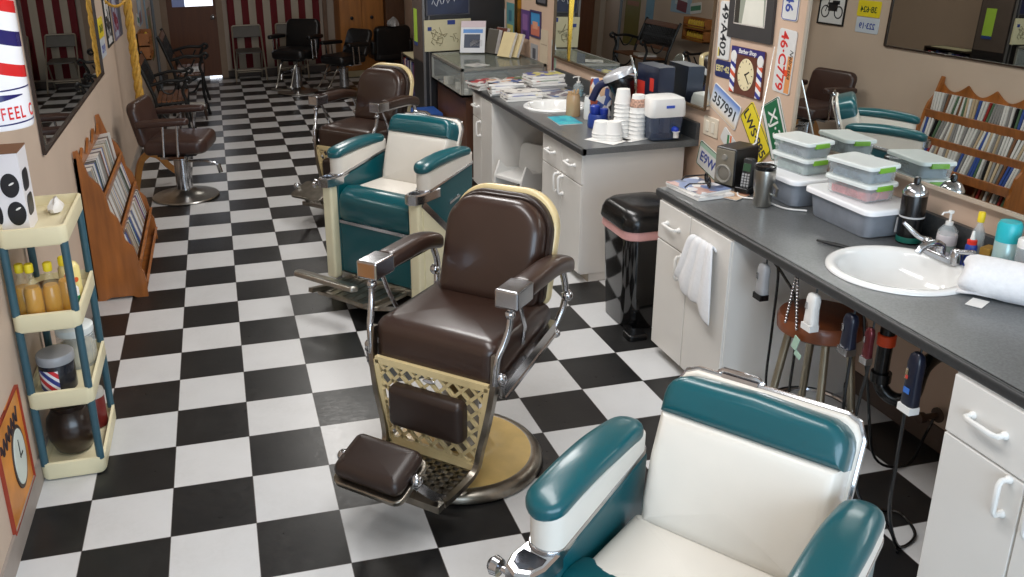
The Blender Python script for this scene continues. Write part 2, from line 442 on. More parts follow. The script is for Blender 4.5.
# shop-front windows behind the camera, then ceiling tubes fading towards the back
area('shop_window_light', (3.6, YF + .3, 4.6), (radians(90), 0, 0), 9.5, 6.0, 108, (.64, .82, 1.0))
area('ceiling_light', (3.2, -2.0, ZC - .1), (0, 0, 0), 1.6, 7.0, 42, (1.0, .98, .97))
area('ceiling_light', (5.4, 6.5, ZC - .1), (0, 0, 0), 1.6, 6.0, 46, (1.0, .98, .96))
area('ceiling_light', (4.0, 16.0, ZC - .1), (0, 0, 0), 1.6, 5.0, 30, (1.0, .97, .92))
area('ceiling_light', (4.0, 26.5, ZC - .1), (0, 0, 0), 1.2, 4.0, 9, (1.0, .96, .9))
w = bpy.data.worlds.new('world'); SC.world = w; w.use_nodes = True
w.node_tree.nodes['Background'].inputs[0].default_value = (.9, .95, 1, 1); w.node_tree.nodes['Background'].inputs[1].default_value = .35
SC.view_settings.view_transform = 'Standard'; SC.view_settings.look = 'None'; SC.view_settings.exposure = 0.0
SC.cycles.max_bounces = 10; SC.cycles.diffuse_bounces = 4; SC.cycles.glossy_bounces = 5; SC.cycles.transparent_max_bounces = 12
SC.cycles.use_denoising = True
SC.cycles.sample_clamp_indirect = 6
# ------------------------------------------------------------------ barber chairs (x forward, y to the sitter's left)
def lattice(mb, corners, th, nx, wbar=.035):
    """diagonal lattice inside a trapezoid given as (y0,z0)(y1,z0)(y1b,z1)(y0b,z1); built in the local yz plane"""
    (a0, z0), (b0, _), (b1, z1), (a1, _) = corners
    def edge(z):
        t = (z - z0) / (z1 - z0); return a0 + (a1 - a0) * t, b0 + (b1 - b0) * t
    step = (b0 - a0 + b1 - a1) / 2 / nx
    k = -60
    H = z1 - z0
    for sgn in (1, -1):
        for k in range(-60, 61):
            pts = []
            for j in range(41):
                z = z0 + H * j / 40; y = k * step + sgn * (z - (z0 + z1) / 2) * 1.0
                l, r = edge(z)
                if l <= y <= r: pts.append((0, y, z))
            if len(pts) > 1: mb.tube([pts[0], pts[-1]], 0, rect=(wbar, th))
    return mb

def lean(mb, o, back, width_axis=(0, 1, 0)):
    """work frame: local x = sitter's left, local y = up along the leaning back, local z = out of its front"""
    v = V((-back, 0, sqrt(1 - back * back))); u = V((0, 1, 0)); w = u.cross(v)
    return mb.frame(o, u, v, w)

def brown_chair(label, loc, rotz, group):
    t = thing('barber_chair', label, 'barber chair', loc, rotz, group)
    brim = obj('base_rim', MB().lathe([(0, 0), (1.03, 0), (1.07, .035), (1.07, .09), (1.03, .14), (.96, .17), (.92, .165), (.92, .1), (0, .1)], 64), nickel, t, label='worn nickel rim of the round base')
    obj('base_cover', MB().lathe([(0, .1), (.925, .1), (.92, .165), (.75, .185), (.45, .2), (.4, .24), (.36, .3), (0, .3)], 64), mat('worn_enamel', (204, 174, 110), .34, noise=.2, nscale=7, coat=.25), brim, label='cream enamel top of the round base')
    obj('pedestal', MB().lathe([(.33, .28), (.3, .34), (.24, .5), (.24, 1.15), (.34, 1.3), (.5, 1.45), (.5, 1.5)], 36), nickel, t)
    bevel(obj('seat_frame', MB().box(-.82, .6, -.8, .8, 1.46, 1.64), nickel, t, smooth=0), .02)
    seat = MB(); seat.warp = lambda p: (p[0], p[1], p[2] - (.13 * max(0, (p[0] - .2) / .5) ** 2 if p[2] > 1.8 else 0))
    seat.at((0, 0, 0)).slab([(x - .09, y) for x, y in rrect(1.56, 1.76, (.06, .2, .2, .06), 6)], .5, .17, .035)
    seat.v = [V((p[0], p[1], p[2] + 1.63)) for p in seat.v]
    obj('seat', seat, brown, t)
    # backrest: three layers
    o = (-.70, 0, 1.88); L = .27
    W = lambda w, h, r, c: rrect(w, h, (.16, .16, r, r), 9, (0, c))
    obj('back_shell', lean(MB(), (-.93, .05, 2.0), L).slab(W(1.54, 1.50, .52, .75), .11, .05), enamel, t, label='cream enamel shell behind the backrest')
    obj('back_pad', lean(MB(), (-.85, .05, 2.02), L).slab(W(1.48, 1.43, .5, .715), .15, .05), brown_d, t)
    bc = obj('back_cushion', lean(MB(), (-.715, .05, 2.02), L).slab(W(1.40, 1.38, .44, .69), .27, .15, .03), brown, t)
    pip = MB(); lean(pip, (-.715, .05, 2.02), L); pip.tube([(x, y, .02) for x, y in W(1.45, 1.42, .47, .69)], .022, 6, closed=True)
    obj('piping', pip, brown_d, bc)
    for s in (-1, 1):
        y = s * .965
        pad = MB().at((0, y, 0)).bolster(-1.08, .26, .30, .23, 2.72, .1, 28, 3.2, lambda x: -.12 * max(0, (-.4 - x) / .65) ** 2)
        rest = obj('armrest', pad, brown, t)
        bevel(obj('arm_box', MB().box(.2, .62, y - .15, y + .15, 2.60, 2.83), chrome, rest, smooth=0), .025, 3)
        obj('arm_rail', MB().tube([(.3, y, 2.60), (-.95, y, 2.57), (-1.06, y, 2.5)], 0, rect=(.12, .03)), chrome, rest, smooth=0)
        fs = MB().tube(spline([(.5, y, 2.6), (.53, y, 2.36), (.6, y - s * .03, 2.16), (.69, s * .895, 1.98), (.71, s * .875, 1.66)], 5), .042, 10)
        fs.ball((.51, y, 2.5), .065).ball((.66, s * .93, 1.74), .07)
        obj('front_strut', fs, chrome, t)
        obj('arm_brace', MB().tube([(.3, y, 2.6), (.12, y, 2.2), (.0, s * .88, 1.9)], .028, 8), chrome, t)
        rs = MB().tube(spline([(-.95, y, 2.55), (-1.06, y, 2.3), (-1.05, y, 2.05), (-.92, s * .91, 1.78), (-.75, s * .88, 1.6)], 5), .045, 10)
        rs.ball((-1.06, y + s * .03, 2.16), .08).ball((-.84, s * .95, 1.7), .06)
        obj('rear_strut', rs, chrome, t)
        obj('side_rail', MB().at((-.04, s * .95, 1.70), (0, radians(10), 0)).box(-.72, .72, -.035, .035, -.09, .09).box(-.72, .72, -.048, .048, .07, .11).box(-.72, .72, -.048, .048, -.11, -.07), chrome, t, smooth=0)
        sp = MB().tube(spline([(.66, s * .86, 2.02), (.70, s * .86, 1.62), (.73, s * .80, 1.2), (.74, s * .70, .75), (.80, s * .655, .48), (1.1, s * .62, .40), (1.45, s * .6, .40)], 5), 0, rect=(.07, .10))
        obj('side_post', sp, nickel, t, smooth=50)
    # apron: cream lattice between the side posts
    ap = MB(); ap.at((.72, 0, 0)); lattice(ap, [(-.62, .47), (.62, .47), (.80, 1.6), (-.80, 1.6)], .04, 6.5, .04)
    for a, b in (((-.62, .47), (.62, .47)), ((-.80, 1.6), (.80, 1.6)), ((-.64, .47), (-.8, 1.6)), ((.64, .47), (.8, 1.6)), ((-.74, 1.2), (-.3, 1.2)), ((.3, 1.2), (.74, 1.2))):
        if a[1] != 1.2: ap.tube([(0, a[0], a[1]), (0, b[0], b[1])], 0, rect=(.09, .06) if a[1] != b[1] else (.06, .09))
    ap.box(-.025, .025, -.56, .56, .47, .56)
    apr = obj('apron', ap, enamel, t, smooth=0, label='cream lattice front panel')
    obj('badge', MB().at((.755, 0, 1.5), (0, radians(90), 0)).slab(ellipse(.03, .09, 20), .015, .01), chrome, apr)
    obj('calf_pad', MB().frame((.76, 0, 1.10), (0, 1, 0), (0, 0, 1), (1, 0, 0)).slab(rrect(1.06, .56, .09, 5), .17, .09, .01), brown_d, apr)
    # footrest
    pl = MB().at((1.12, 0, .40)); gx, gy = .36, .58
    for k in range(10): pl.box(-gx, gx, -gy + k * 2 * gy / 9 - .025, -gy + k * 2 * gy / 9 + .025, -.03, .03)
    for k in range(7): pl.box(-gx + k * 2 * gx / 6 - .025, -gx + k * 2 * gx / 6 + .025, -gy, gy, -.03, .03)
    pl.box(gx, gx + .12, -.62, .62, -.05, .04)
    fr = obj('footrest', pl, nickel, t, smooth=0, label='openwork nickel footrest grate')
    for s in (-1, 1):
        arms = MB().tube(spline([(1.4, s * .56, .42), (1.62, s * .53, .6), (1.84, s * .5, .84)], 4), 0, rect=(.06, .1)); arms.ball((1.86, s * .5, .92), .08)
        obj('footrest_arm', arms, chrome, fr)
    fp = MB().frame((1.84, 0, .86), (cos(.3), 0, -sin(.3)), (0, 1, 0), (sin(.3), 0, cos(.3)))
    fp.slab(rrect(.62, .92, .12, 6), .25, .13, .01, both=True)
    obj('foot_pad', fp, brown_d, fr)
    pt = MB().frame((1.84, 0, .83), (cos(.3), 0, -sin(.3)), (0, 1, 0), (sin(.3), 0, cos(.3)))
    pt.slab(rrect(.68, .96, .12, 5), .06, .02)
    obj('foot_pad_tray', pt, nickel, fr)
    return t

def teal_chair(label, loc, rotz, group, scale=1.0, back=.33, bshift=-.12, aw=1.05, hw=.76, af=.08):
    t = thing('barber_chair', label, 'barber chair', loc, rotz, group); t.scale = (scale,) * 3
    obj('base', MB().lathe([(0, 0), (1.0, 0), (1.04, .04), (1.02, .12), (.9, .17), (.5, .22), (.3, .3), (0, .3)], 56), nickel, t)
    obj('pedestal', MB().lathe([(.32, .28), (.3, .4), (.3, 1.0), (.45, 1.15)], 32), nickel, t)
    bevel(obj('body', MB().box(-.8, .38, -.82, .82, .42, 1.7), teal, t, smooth=0), .03)
    w0, w1 = aw - .15, aw + .12
    for s in (-1, 1):
        lo, hi = (w0, w1) if s > 0 else (-w1, -w0)
        side = MB().frame((0, 0, 0), (1, 0, 0), (0, 0, 1), (0, -1, 0))
        side.prism([(.42, .25), (.44, 2.22), (-1.08, 2.50), (-1.02, 1.2), (-.8, .3)], -hi, -lo)
        bevel(obj('side_panel', side, teal, t, smooth=0), .03, 3)
        out = MB().frame((0, 0, 0), (1, 0, 0), (0, 0, 1), (0, -1, 0))
        ya = s * (w1 - .005)
        out.prism([(.47, .25), (.49, 2.08), (-.62, 1.08), (-.74, .27)], -ya - .025, -ya + .025)
        obj('side_cover', out, enamel_lt, t, smooth=0, label='pale cream lower side panel')
        obj('side_stripe', MB().tube([(.49, ya + s * .02, 2.10), (-.62, ya + s * .02, 1.08)], 0, rect=(.03, .12)), chrome, t, smooth=0)
        obj('maker_bar', MB().tube([(-.3, ya + s * .015, 1.92), (-.62, ya + s * .015, 2.0)], 0, rect=(.03, .045)), chrome, t, smooth=0)
        bevel(obj('front_post', MB().box(.4, .57 + af * .5, s * aw - .12, s * aw + .12, .25, 2.12), enamel_lt, t, smooth=0, label='pale cream front post'), .05, 3)
        # chrome ash tray cap with a sunken bowl
        a = [(x + af, y + s * aw) for x, y in ((-.1, -.14), (.46, -.16), (.6, -.12), (.66, 0), (.6, .12), (.46, .16), (-.1, .14))]
        b = [(x + af, y + s * aw) for x, y in ((.36, -.11), (.44, -.12), (.54, -.085), (.59, 0), (.54, .085), (.44, .12), (.36, .11))]
        cap = MB(); z0, z1, zf = 2.12, 2.29, 2.16
        cap.loft([[(*p, z0) for p in a], [(*p, z1 - .02) for p in a], [(*p, z1) for p in inset(a, .02)], [(*p, z1) for p in b], [(*p, zf) for p in inset(b, .015)]])
        at = obj('ash_tray', cap, chrome, t, smooth=30)
        if s < 0: obj('knob', MB().at((.50 + af, s * (aw + .17), 2.12), (radians(-90 * s), 0, 0)).lathe([(.03, 0), (.03, .05), (.075, .07), (.085, .13), (.05, .17), (0, .18)], 18), chrome, at)
        arm = lambda w, l, r, x0=-.40: [(x + x0 + .04 + af / 2, y + s * aw) for x, y in rrect(l + af - .08, w, (.1, r, r, .1), 8)]
        hump = lambda p: (p[0], p[1], p[2] + .08 * (1 - ((p[0] + .45) / .8) ** 2))
        trim = MB(); trim.slab(arm(.32, 1.50, .15, -.42), .045, .01); trim.v = [V((p.x, p.y, p.z + 2.27 + .18 * max(0, .35 - p.x))) for p in trim.v]
        obj('arm_trim', trim, chrome, t)
        band = MB(); band.slab(arm(.31, 1.46, .15, -.42), .2, .03); band.warp = None
        band.v = [V((p.x, p.y, (p.z / .2) * (.33 - .12 * max(0, .35 - p.x)) + 2.30 + .18 * max(0, .35 - p.x) + (.05 * (1 - ((p.x + .45) / .8) ** 2) if p.z > .1 else 0))) for p in band.v]
        obj('arm_band', band, cream, t, label='cream band under the teal armrest')
        pad = MB().at((0, s * aw, 0)).bolster(-1.08, .37 + af, .37, .19, 2.70, .19, 28, 2.7, lambda x: .08 * (1 - ((x + .45) / .8) ** 2), lambda x: .8 + .2 * min(1, (x + 1.2) / .7))
        obj('armrest', pad, teal, t)
    seat = MB(); seat.slab([(x - .28, y) for x, y in rrect(1.1, 1.6, .06, 4)], .40, .12, .02); seat.v = [V((p.x, p.y, p.z + 1.66)) for p in seat.v]
    obj('seat', seat, cream, t)
    roll = MB()
    prof = [(.0, 1.46), (.0, 2.05)] + [(.22 + .29 * sin(radians(a)), 1.80 + .29 * cos(radians(a))) for a in range(0, 100, 9)] + [(.50, 1.52), (.46, 1.46)]
    ys = [-.845, -.83, -.78, .78, .83, .845]; sc = [.88, .96, 1, 1, .96, .88]
    roll.loft([[(.2 + (x - .2) * k, y, 1.77 + (z - 1.77) * k) for x, z in prof] for y, k in zip(ys, sc)])
    obj('seat_front', roll, teal, t, label='teal rolled front of the seat')
    obj('seat_trim', MB().box(.3, .5, -.85, .85, 1.40, 1.46), chrome, t, smooth=0)
    bevel(obj('front_panel', MB().box(.3, .46, -.86, .86, .40, 1.4), teal, t, smooth=0), .02)
    obj('kick_strip', MB().box(.3, .49, -.87, .87, .26, .40), steel, t, smooth=0)
    # backrest
    ox = -.62 + bshift; zb = 1.9; H = 1.40
    f = hw / .8
    lower = [(-.70 * f, 0), (.70 * f, 0), (.74 * f, .03), (.77 * f, .2), (hw, .6), (hw, 1.02), (-hw, 1.02), (-hw, .6), (-.77 * f, .2), (-.74 * f, .03)]
    obj('back_cushion', lean(MB(), (ox - .12, 0, zb), back).slab(lower, .34, .11, .02), cream, t)
    g = hw + .005
    top = [(-g, 1.0), (g, 1.0), (g, 1.16), (g - .012, 1.23), (g - .045, 1.29), (g - .10, 1.335), (g - .18, 1.365), (0, 1.39), (-g + .18, 1.365), (-g + .10, 1.335), (-g + .045, 1.29), (-g + .012, 1.23), (-g, 1.16)]
    obj('back_band', lean(MB(), (ox - .12, 0, zb), back).slab(top, .352, .10, .012), teal, t, label='teal band across the top of the backrest')
    k_ = hw + .02
    shell = [(-k_ + .05, .0), (k_ - .05, .0), (k_, .3), (k_, 1.22), (k_ - .05, 1.32), (k_ - .15, 1.37), (-k_ + .15, 1.37), (-k_ + .05, 1.32), (-k_, 1.22), (-k_, .3)]
    obj('back_shell', lean(MB(), (ox - .22, 0, zb), back).slab(shell, .12, .04), cream, t)
    q = k_ + .01
    ft = MB(); lean(ft, (ox - .2, 0, zb), back).tube([(-q, .7, .03), (-q, 1.22, .03), (-q + .06, 1.35, .03), (-q + .16, 1.39, .03), (q - .16, 1.39, .03), (q - .06, 1.35, .03), (q, 1.22, .03), (q, .7, .03)], .025, 8)
    obj('back_frame', ft, chrome, t)
    hb = MB(); lean(hb, (ox - .18, 0, zb), back)
    hb.tube([(-.45, 1.36, .0), (-.45, 1.43, .0), (-.42, 1.45, .02), (-.12, 1.45, .02), (-.08, 1.43, 0), (-.08, 1.36, 0)], .03, 8).box(-.42, -.1, 1.37, 1.42, -.03, .05)
    obj('headrest_bracket', hb, chrome, t)
    # footrest
    fr = obj('footrest', MB().at((0, 0, .46), (0, radians(-8), 0)).slab([(x + 1.66, y) for x, y in rrect(.22, 1.5, .1, 6, (0, -.2))], .10, .045), steel, t, label='steel footrest bar')
    plat = MB().at((0, 0, .26)).slab([(x + .9, y) for x, y in rrect(.95, 1.5, .1, 4)], .07, .02)
    for k in range(8): plat.box(.5, 1.3, -.66 + k * .18, -.62 + k * .18, .07, .085)
    obj('platform', plat, nickel, fr)
    for s in (-1, 1): obj('footrest_arm', MB().tube([(.5, s * .62, .3), (1.2, s * .62, .36), (1.62, s * .62, .44)], 0, rect=(.1, .08)), nickel, fr, smooth=0)
    return t

G = 'vintage barber chairs on the checkered floor'
D = radians
bc1 = brown_chair('brown leather barber chair with a cream lattice front, nearest of the two', (3.74, .70, 0), D(-135), G)
bc2 = dup(bc1, (4.36, 12.42, 0), D(-138.5), 'brown leather barber chair farther back behind the teal and cream chair')
for ch in list(bc2.children):
    for g in list(ch.children):
        if g.name.startswith('foot_pad') and 'tray' not in g.name: bpy.data.objects.remove(g)     # its footrest shows bare metal
teal_chair('teal and cream barber chair between the two brown leather chairs', (3.98, 6.62, 0), D(-140.7), G, hw=.745)
teal_chair('teal and cream barber chair closest to the camera with chrome ash tray', (4.02, -4.42, 0), D(-143.8), G, .956, .40, -.24, .985, .765, .14)

# ------------------------------------------------------------------ salon chairs
def salon_chair(label, loc, rotz, vinyl, group, seat_z=1.55, back_h=1.35, footrest=True, arms=True, backlean=.22):
    t = thing('salon_chair', label, 'salon chair', loc, rotz, group)
    obj('base', MB().lathe([(0, 0), (.86, 0), (.89, .03), (.87, .06), (.6, .10), (.34, .16), (.26, .24), (0, .24)], 48), steel, t)
    obj('column', MB().lathe([(.22, .2), (.22, 1.05), (.24, 1.07), (.24, 1.12), (.12, 1.14), (.12, seat_z - .12)], 28), chrome, t)
    obj('seat_plate', MB().box(-.5, .5, -.45, .45, seat_z - .2, seat_z - .1), black_m, t, smooth=0)
    lv = MB().tube(spline([(.2, -.1, 1.0), (.55, -.16, 1.02), (.85, -.2, .98), (1.0, -.2, .9)], 4), .035, 8); lv.tube([(1.0, -.2, .92), (1.05, -.2, .7)], .06, 8)
    obj('pump_lever', lv, chrome, t)
    s = MB(); s.slab([(x + .05, y) for x, y in rrect(1.6, 1.6, (.1, .28, .28, .1), 6)], .4, .14, .08, both=True); s.v = [V((p.x, p.y, p.z + seat_z - .1)) for p in s.v]
    obj('seat', s, vinyl, t)
    b = MB(); lean(b, (-.86, 0, seat_z + .1), backlean).slab(rrect(1.6, back_h, (.12, .12, .25, .25), 6, (0, back_h / 2)), .28, .12, .05, both=True)
    obj('backrest', b, vinyl, t)
    if arms:
        for sd in (-1, 1):
            y = sd * .92
            a = MB(); a.warp = lambda p: (p[0], p[1], p[2] - .1 * max(0, -(p[0] + .2)))
            a.at((0, y, 0)).slab([(x - .15, q) for x, q in rrect(1.35, .24, .1, 5)], .17, .06, .01, both=True); a.v = [V((p.x, p.y, p.z + seat_z + .72)) for p in a.v]
            obj('armrest', a, vinyl, t)
            obj('arm_support', MB().tube([(.22, y, seat_z + .74), (.16, y, seat_z - .1)], .035, 8).tube([(-.14, y, seat_z + .72), (-.2, y, seat_z - .1)], .035, 8).box(-.3, .3, min(y, y - sd * .5), max(y, y - sd * .5), seat_z - .16, seat_z - .1), chrome, t)
    if footrest:
        f = MB()
        for sd in (-1, 1): f.tube(spline([(.5, sd * .34, seat_z - .15), (.8, sd * .34, seat_z - .4), (1.25, sd * .34, .45), (1.5, sd * .34, .35)], 4), .035, 8)
        f.tube([(1.5, -.45, .36), (1.5, .45, .36)], .05, 8).tube([(1.05, -.34, .72), (1.05, .34, .72)], .03, 8)
        obj('footrest', f, steel, t)
    return t
salon_chair('brown vinyl hydraulic waiting chair on a round chrome base', (-.12, 14.75, 0), D(-12), mat('brown_vinyl', (62, 42, 36), .35, noise=.08), 'hydraulic salon chairs', 1.42, 1.16, False)
salon_chair('black hydraulic salon chair with wide armrests in front of the striped flag', (4.35, 30.1, 0), D(238), black_v, 'hydraulic salon chairs', 1.6, 1.35)
salon_chair('black hydraulic salon chair reclined beside the orange wood cabinet', (6.34, 29.5, 0), D(215), black_v, 'hydraulic salon chairs', 1.45, 1.3, True, True, .4).scale = (.92,) * 3
# ------------------------------------------------------------------ counters and cabinets along the right wall
def handle(parent, m, c, vert, length=.36, out=.11, name='handle'):
    """bow handle on a face looking towards -x"""
    x, y, z = c; h = length / 2
    P = [(x, -h), (x - out * .8, -h), (x - out, -h + .04), (x - out, h - .04), (x - out * .8, h), (x, h)]
    path = [(px, y, z + k) if vert else (px, y + k, z) for px, k in P]
    mb = MB().tube(path, .026, 8)
    for k in (-h, h): mb.ball((x - .01, y + (0 if vert else k), z + (k if vert else 0)), .04, 8)
    return obj(name, mb, m, parent)
def cabinet(label, y0, y1, xf, cols, group='white cabinets under the counters', toe=.17, top=2.62):
    """cols: list of (y_start, y_end, has_drawer, handle_y)"""
    t = thing('base_cabinet', label, 'cabinet', (xf, (y0 + y1) / 2, 0), 0, group)
    oy = (y0 + y1) / 2
    c = MB().box(.04, 2.1, y0 - oy, y1 - oy, toe, top).box(.22, 2.1, y0 - oy + .02, y1 - oy - .02, 0, toe)
    obj('carcass', c, white_lam, t, smooth=0)
    obj('toe_kick', MB().box(.2, .225, y0 - oy + .02, y1 - oy - .02, 0, toe), mat('beige_toe_kick', (176, 164, 148), .6), t, smooth=0)
    for a, b, dr, hy in cols:
        zt = top - .02
        if dr:
            w = bevel(obj('drawer', MB().box(0, .045, a - oy + .012, b - oy - .012, 2.0, zt), white_lam, t, smooth=0), .008)
            handle(w, white_p, (0, (a + b) / 2 - oy, 2.31), False)
            zt = 1.975
        dd = bevel(obj('door', MB().box(0, .045, a - oy + .012, b - oy - .012, toe + .02, zt), white_lam, t, smooth=0), .008)
        if hy is not None: handle(dd, white_p, (0, hy - oy, 1.76), True)
    return t
cabinet('white base cabinet with a towel hung over its door beside the black bin', .87, 2.93, 7.58, [(1.95, 2.93, True, 2.12), (.87, 1.95, False, None)])
cabinet('white base cabinet at the bottom right corner by the hanging clippers', -5.6, -3.0, 7.58, [(-3.94, -3.0, True, -3.78), (-4.9, -3.94, True, -4.1), (-5.6, -4.9, False, None)])
cabinet('white base cabinet with two drawers behind the black bin', 6.0, 8.12, 7.57, [(7.04, 8.12, True, 7.16), (6.0, 7.04, True, 6.92)])
cabinet('white base cabinet at the far end of the far counter', 11.5, 13.2, 7.5, [(12.4, 13.2, True, 12.5), (11.5, 12.4, False, None)])

def worktop(label, x0, y0, y1, hole, splash=True):
    """laminate worktop with a round hole for the basin"""
    t = thing('worktop', label, 'counter', (x0, y0, 0), 0, 'grey laminate worktops')
    z0, z1 = 2.63, 2.75; W, Ln = XR - x0 - .005, y1 - y0
    hx, hy, hr = hole[0] - x0, hole[1] - y0, hole[2]
    mb = MB()
    n = 48
    # ring of quads between the hole and a square, then the rest of the top
    q = hr + .12
    ring = [(hx + hr * cos(2 * pi * k / n), hy + hr * sin(2 * pi * k / n)) for k in range(n)]
    def sq(a):
        ca, sa = cos(a), sin(a); m_ = max(abs(ca), abs(sa)); return (hx + q * ca / m_, hy + q * sa / m_)
    sqr = [sq(2 * pi * k / n) for k in range(n)]
    mb.loft([[(*p, z0) for p in ring], [(*p, z1) for p in ring], [(*p, z1) for p in sqr], [(*p, z0) for p in sqr]], cap0=False, cap1=False)
    for a, b, c_, d_ in ((.03, W, 0, hy - q), (.03, W, hy + q, Ln), (.03, hx - q, hy - q, hy + q), (hx + q, W, hy - q, hy + q)): mb.box(a, b, c_, d_, z0, z1)
    obj('surface', mb, grey_lam, t, smooth=0)
    ed = MB(); ed.frame((0, 0, 0), (0, 0, 1), (1, 0, 0), (0, 1, 0))
    ed.slab([(z + 2.685, x + .05) for z, x in rrect(.13, .1, .04, 4)], Ln, .004)
    obj('front_edge', ed, edge_lam, t, label='dark rounded front edge of the worktop')
    if splash: obj('backsplash', MB().box(W - .07, W, 0, Ln, z1, z1 + .32), mat('grey_backsplash', (74, 76, 78), .4, noise=.25, nscale=110), t, smooth=0)
    return t
worktop('long grey laminate worktop with a round basin, nearest the camera', 7.58, -6.0, 3.07, (8.63, -.95, .69))
worktop('grey laminate worktop along the wall farther back with magazines on its end', 7.47, 5.8, 13.25, (8.5, 9.85, .62))

def basin(label, c, r, faucet):
    t = thing('sink_basin', label, 'sink', (c[0], c[1], 2.754), 0, 'round white basins')
    b = MB().lathe([(0, -.42), (r * .3, -.41), (r * .62, -.33), (r * .78, -.16), (r * .83, .0), (r * .87, .035), (r * .95, .045), (r, .03), (r * 1.01, .0), (r * .9, -.01), (r * .87, -.16), (r * .7, -.38), (r * .35, -.46), (0, -.47)], 64)
    obj('bowl', b, porcelain, t, smooth=60)
    obj('drain', MB().lathe([(0, -.41), (.12, -.405), (.13, -.39), (.08, -.385), (0, -.39)], 24), chrome, t)
    if faucet:
        # centre-set tap at the wall side of the basin
        f = thing('faucet', 'chrome two-handle tap on the rim of the near basin', 'faucet', (c[0] + r * .86, c[1] + .12, 2.80), 0); f.scale = (.74,) * 3
        obj('tap_base', MB().slab(rrect(.2, .8, .1, 6), .10, .04), chrome, f)
        sp = MB().tube(spline([(0, 0, .06), (-.02, 0, .2), (-.14, 0, .26), (-.34, 0, .22), (-.44, 0, .12)], 5), [.075] * 6 + [.06] * 15, 12)
        obj('spout', sp, chrome, f)
        for s, (hx, hz) in ((1, (-.30, .44)), (-1, (.06, .22))):
            h = MB().lathe([(.1, .06), (.1, .12), (.08, .2), (.05, .24), (0, .25)], 18, (0, s * .3, 0))
            e = (-.32, s * .3 + .22, .46) if s > 0 else (-.02, s * .3 - .36, .32)
            h.tube(spline([(0, s * .3, .2), ((e[0]) * .35, s * .3 + (e[1] - s * .3) * .4, .24), e], 5), [.05, .05, .05, .045, .045, .045, .045, .045, .04, .035, .03], 10)
            obj('tap_handle', h, chrome, f)
    return t
basin('white round basin set in the near worktop with chrome tap', (8.63, -.95), .78, True)
basin('white round basin set in the far worktop behind the teal packet', (8.5, 9.85), .72, False)

# glass display counter beyond the far worktop
t = thing('display_case', 'glass-topped display case on a brown base beyond the far worktop', 'display case', (7.42, 14.0, 0))
W, Ln = XR - 7.42 - .02, 3.5
obj('case_base', MB().box(.16, W, .14, Ln - .1, 0, 2.3), mat('reddish_brown_board', (88, 54, 36), .5, noise=.12), t, smooth=0)
obj('case_floor', MB().box(0, W, 0, Ln, 2.3, 2.36), mat('case_floor', (120, 116, 104), .6, noise=.1), t, smooth=0)
fr = MB(); b = .07
for x in (0, W - b):
    for y in (0, Ln - b): fr.box(x, x + b, y, y + b, 2.36, 3.05)
for z in (2.3, 3.0):
    for y in (0, Ln - b): fr.box(0, W, y, y + b, z, z + b)
    for x in (0, W - b): fr.box(x, x + b, 0, Ln, z, z + b)
obj('case_frame', fr, mat('aluminium', (168, 166, 158), .4, .7, noise=.06), t, smooth=0)
gl = obj('glass_pane', MB().box(.03, W - .03, .03, .045, 2.36, 3.0).box(.02, .035, .03, Ln - .03, 2.36, 3.0), glass, t, smooth=0)
obj('glass_top', MB().box(.05, W - .05, .05, Ln - .05, 3.045, 3.06), mat('greenish_glass', (150, 158, 148), .06, alpha=.45), t, smooth=0)
obj('glass_shelf', MB().box(.1, W - .1, .3, Ln - .1, 2.68, 2.69), glass, t, smooth=0)
rng = random.Random(3)
for k in range(14):
    x, y = 7.62 + (k % 4) * .48 + rng.uniform(-.08, .08), 14.3 + (k // 4) * .78 + rng.uniform(-.15, .15)
    h = rng.uniform(.05, .22); c_ = rng.choice([(190, 186, 176), (60, 60, 64), (120, 104, 80), (210, 206, 196)])
    o = MB().at((0, 0, 0), (0, 0, rng.uniform(-.6, .6))).slab(rrect(rng.uniform(.2, .34), rng.uniform(.14, .24), .03, 3), h, .02)
    tag(obj('display_box', o, flat(c_), None, (x, y, 2.366)), 'small grooming item inside the glass display case', 'box', 'goods inside the display case')

# towel over the cabinet door
tw = MB(); rows = []
prof = [(-.02, 2.56), (-.03, 2.6), (-.04, 2.63), (-.05, 2.645), (-.06, 2.62), (-.07, 2.5), (-.085, 2.28), (-.10, 2.08), (-.105, 1.92), (-.10, 1.80)]
rng = random.Random(5)
for j, (x, z) in enumerate(prof):
    k = j / (len(prof) - 1); r = []
    for i in range(25):
        u = i / 24; wd = .26 + .26 * max(0, k - .3) / .7; 
        zz = z - (.34 * (u - .45) if j > 6 else 0) * ((j - 6) / 3 if j > 6 else 0) * 1.0 - (.12 * abs(sin(u * 5)) if j == len(prof) - 1 else 0)
        fold = .035 * sin(u * 11 + k * 2.0) * min(1, k * 1.5)
        r.append((x - abs(fold) * 1.1 - .012, (.5 - u) * 2 * wd + .10 * (k - .3) , zz))
    rows.append(r)
tw.loft(rows, close=False, cap0=False, cap1=False)
o = obj('hand_towel', tw, towel_m, None, (7.57, 1.44, -.22), smooth=80)
m_ = o.modifiers.new('thick', 'SOLIDIFY'); m_.thickness = .03 * S; m_.offset = 1
m_ = o.modifiers.new('sub', 'SUBSURF'); m_.levels = m_.render_levels = 1
tag(o, 'white hand towel draped over the near cabinet door', 'towel')
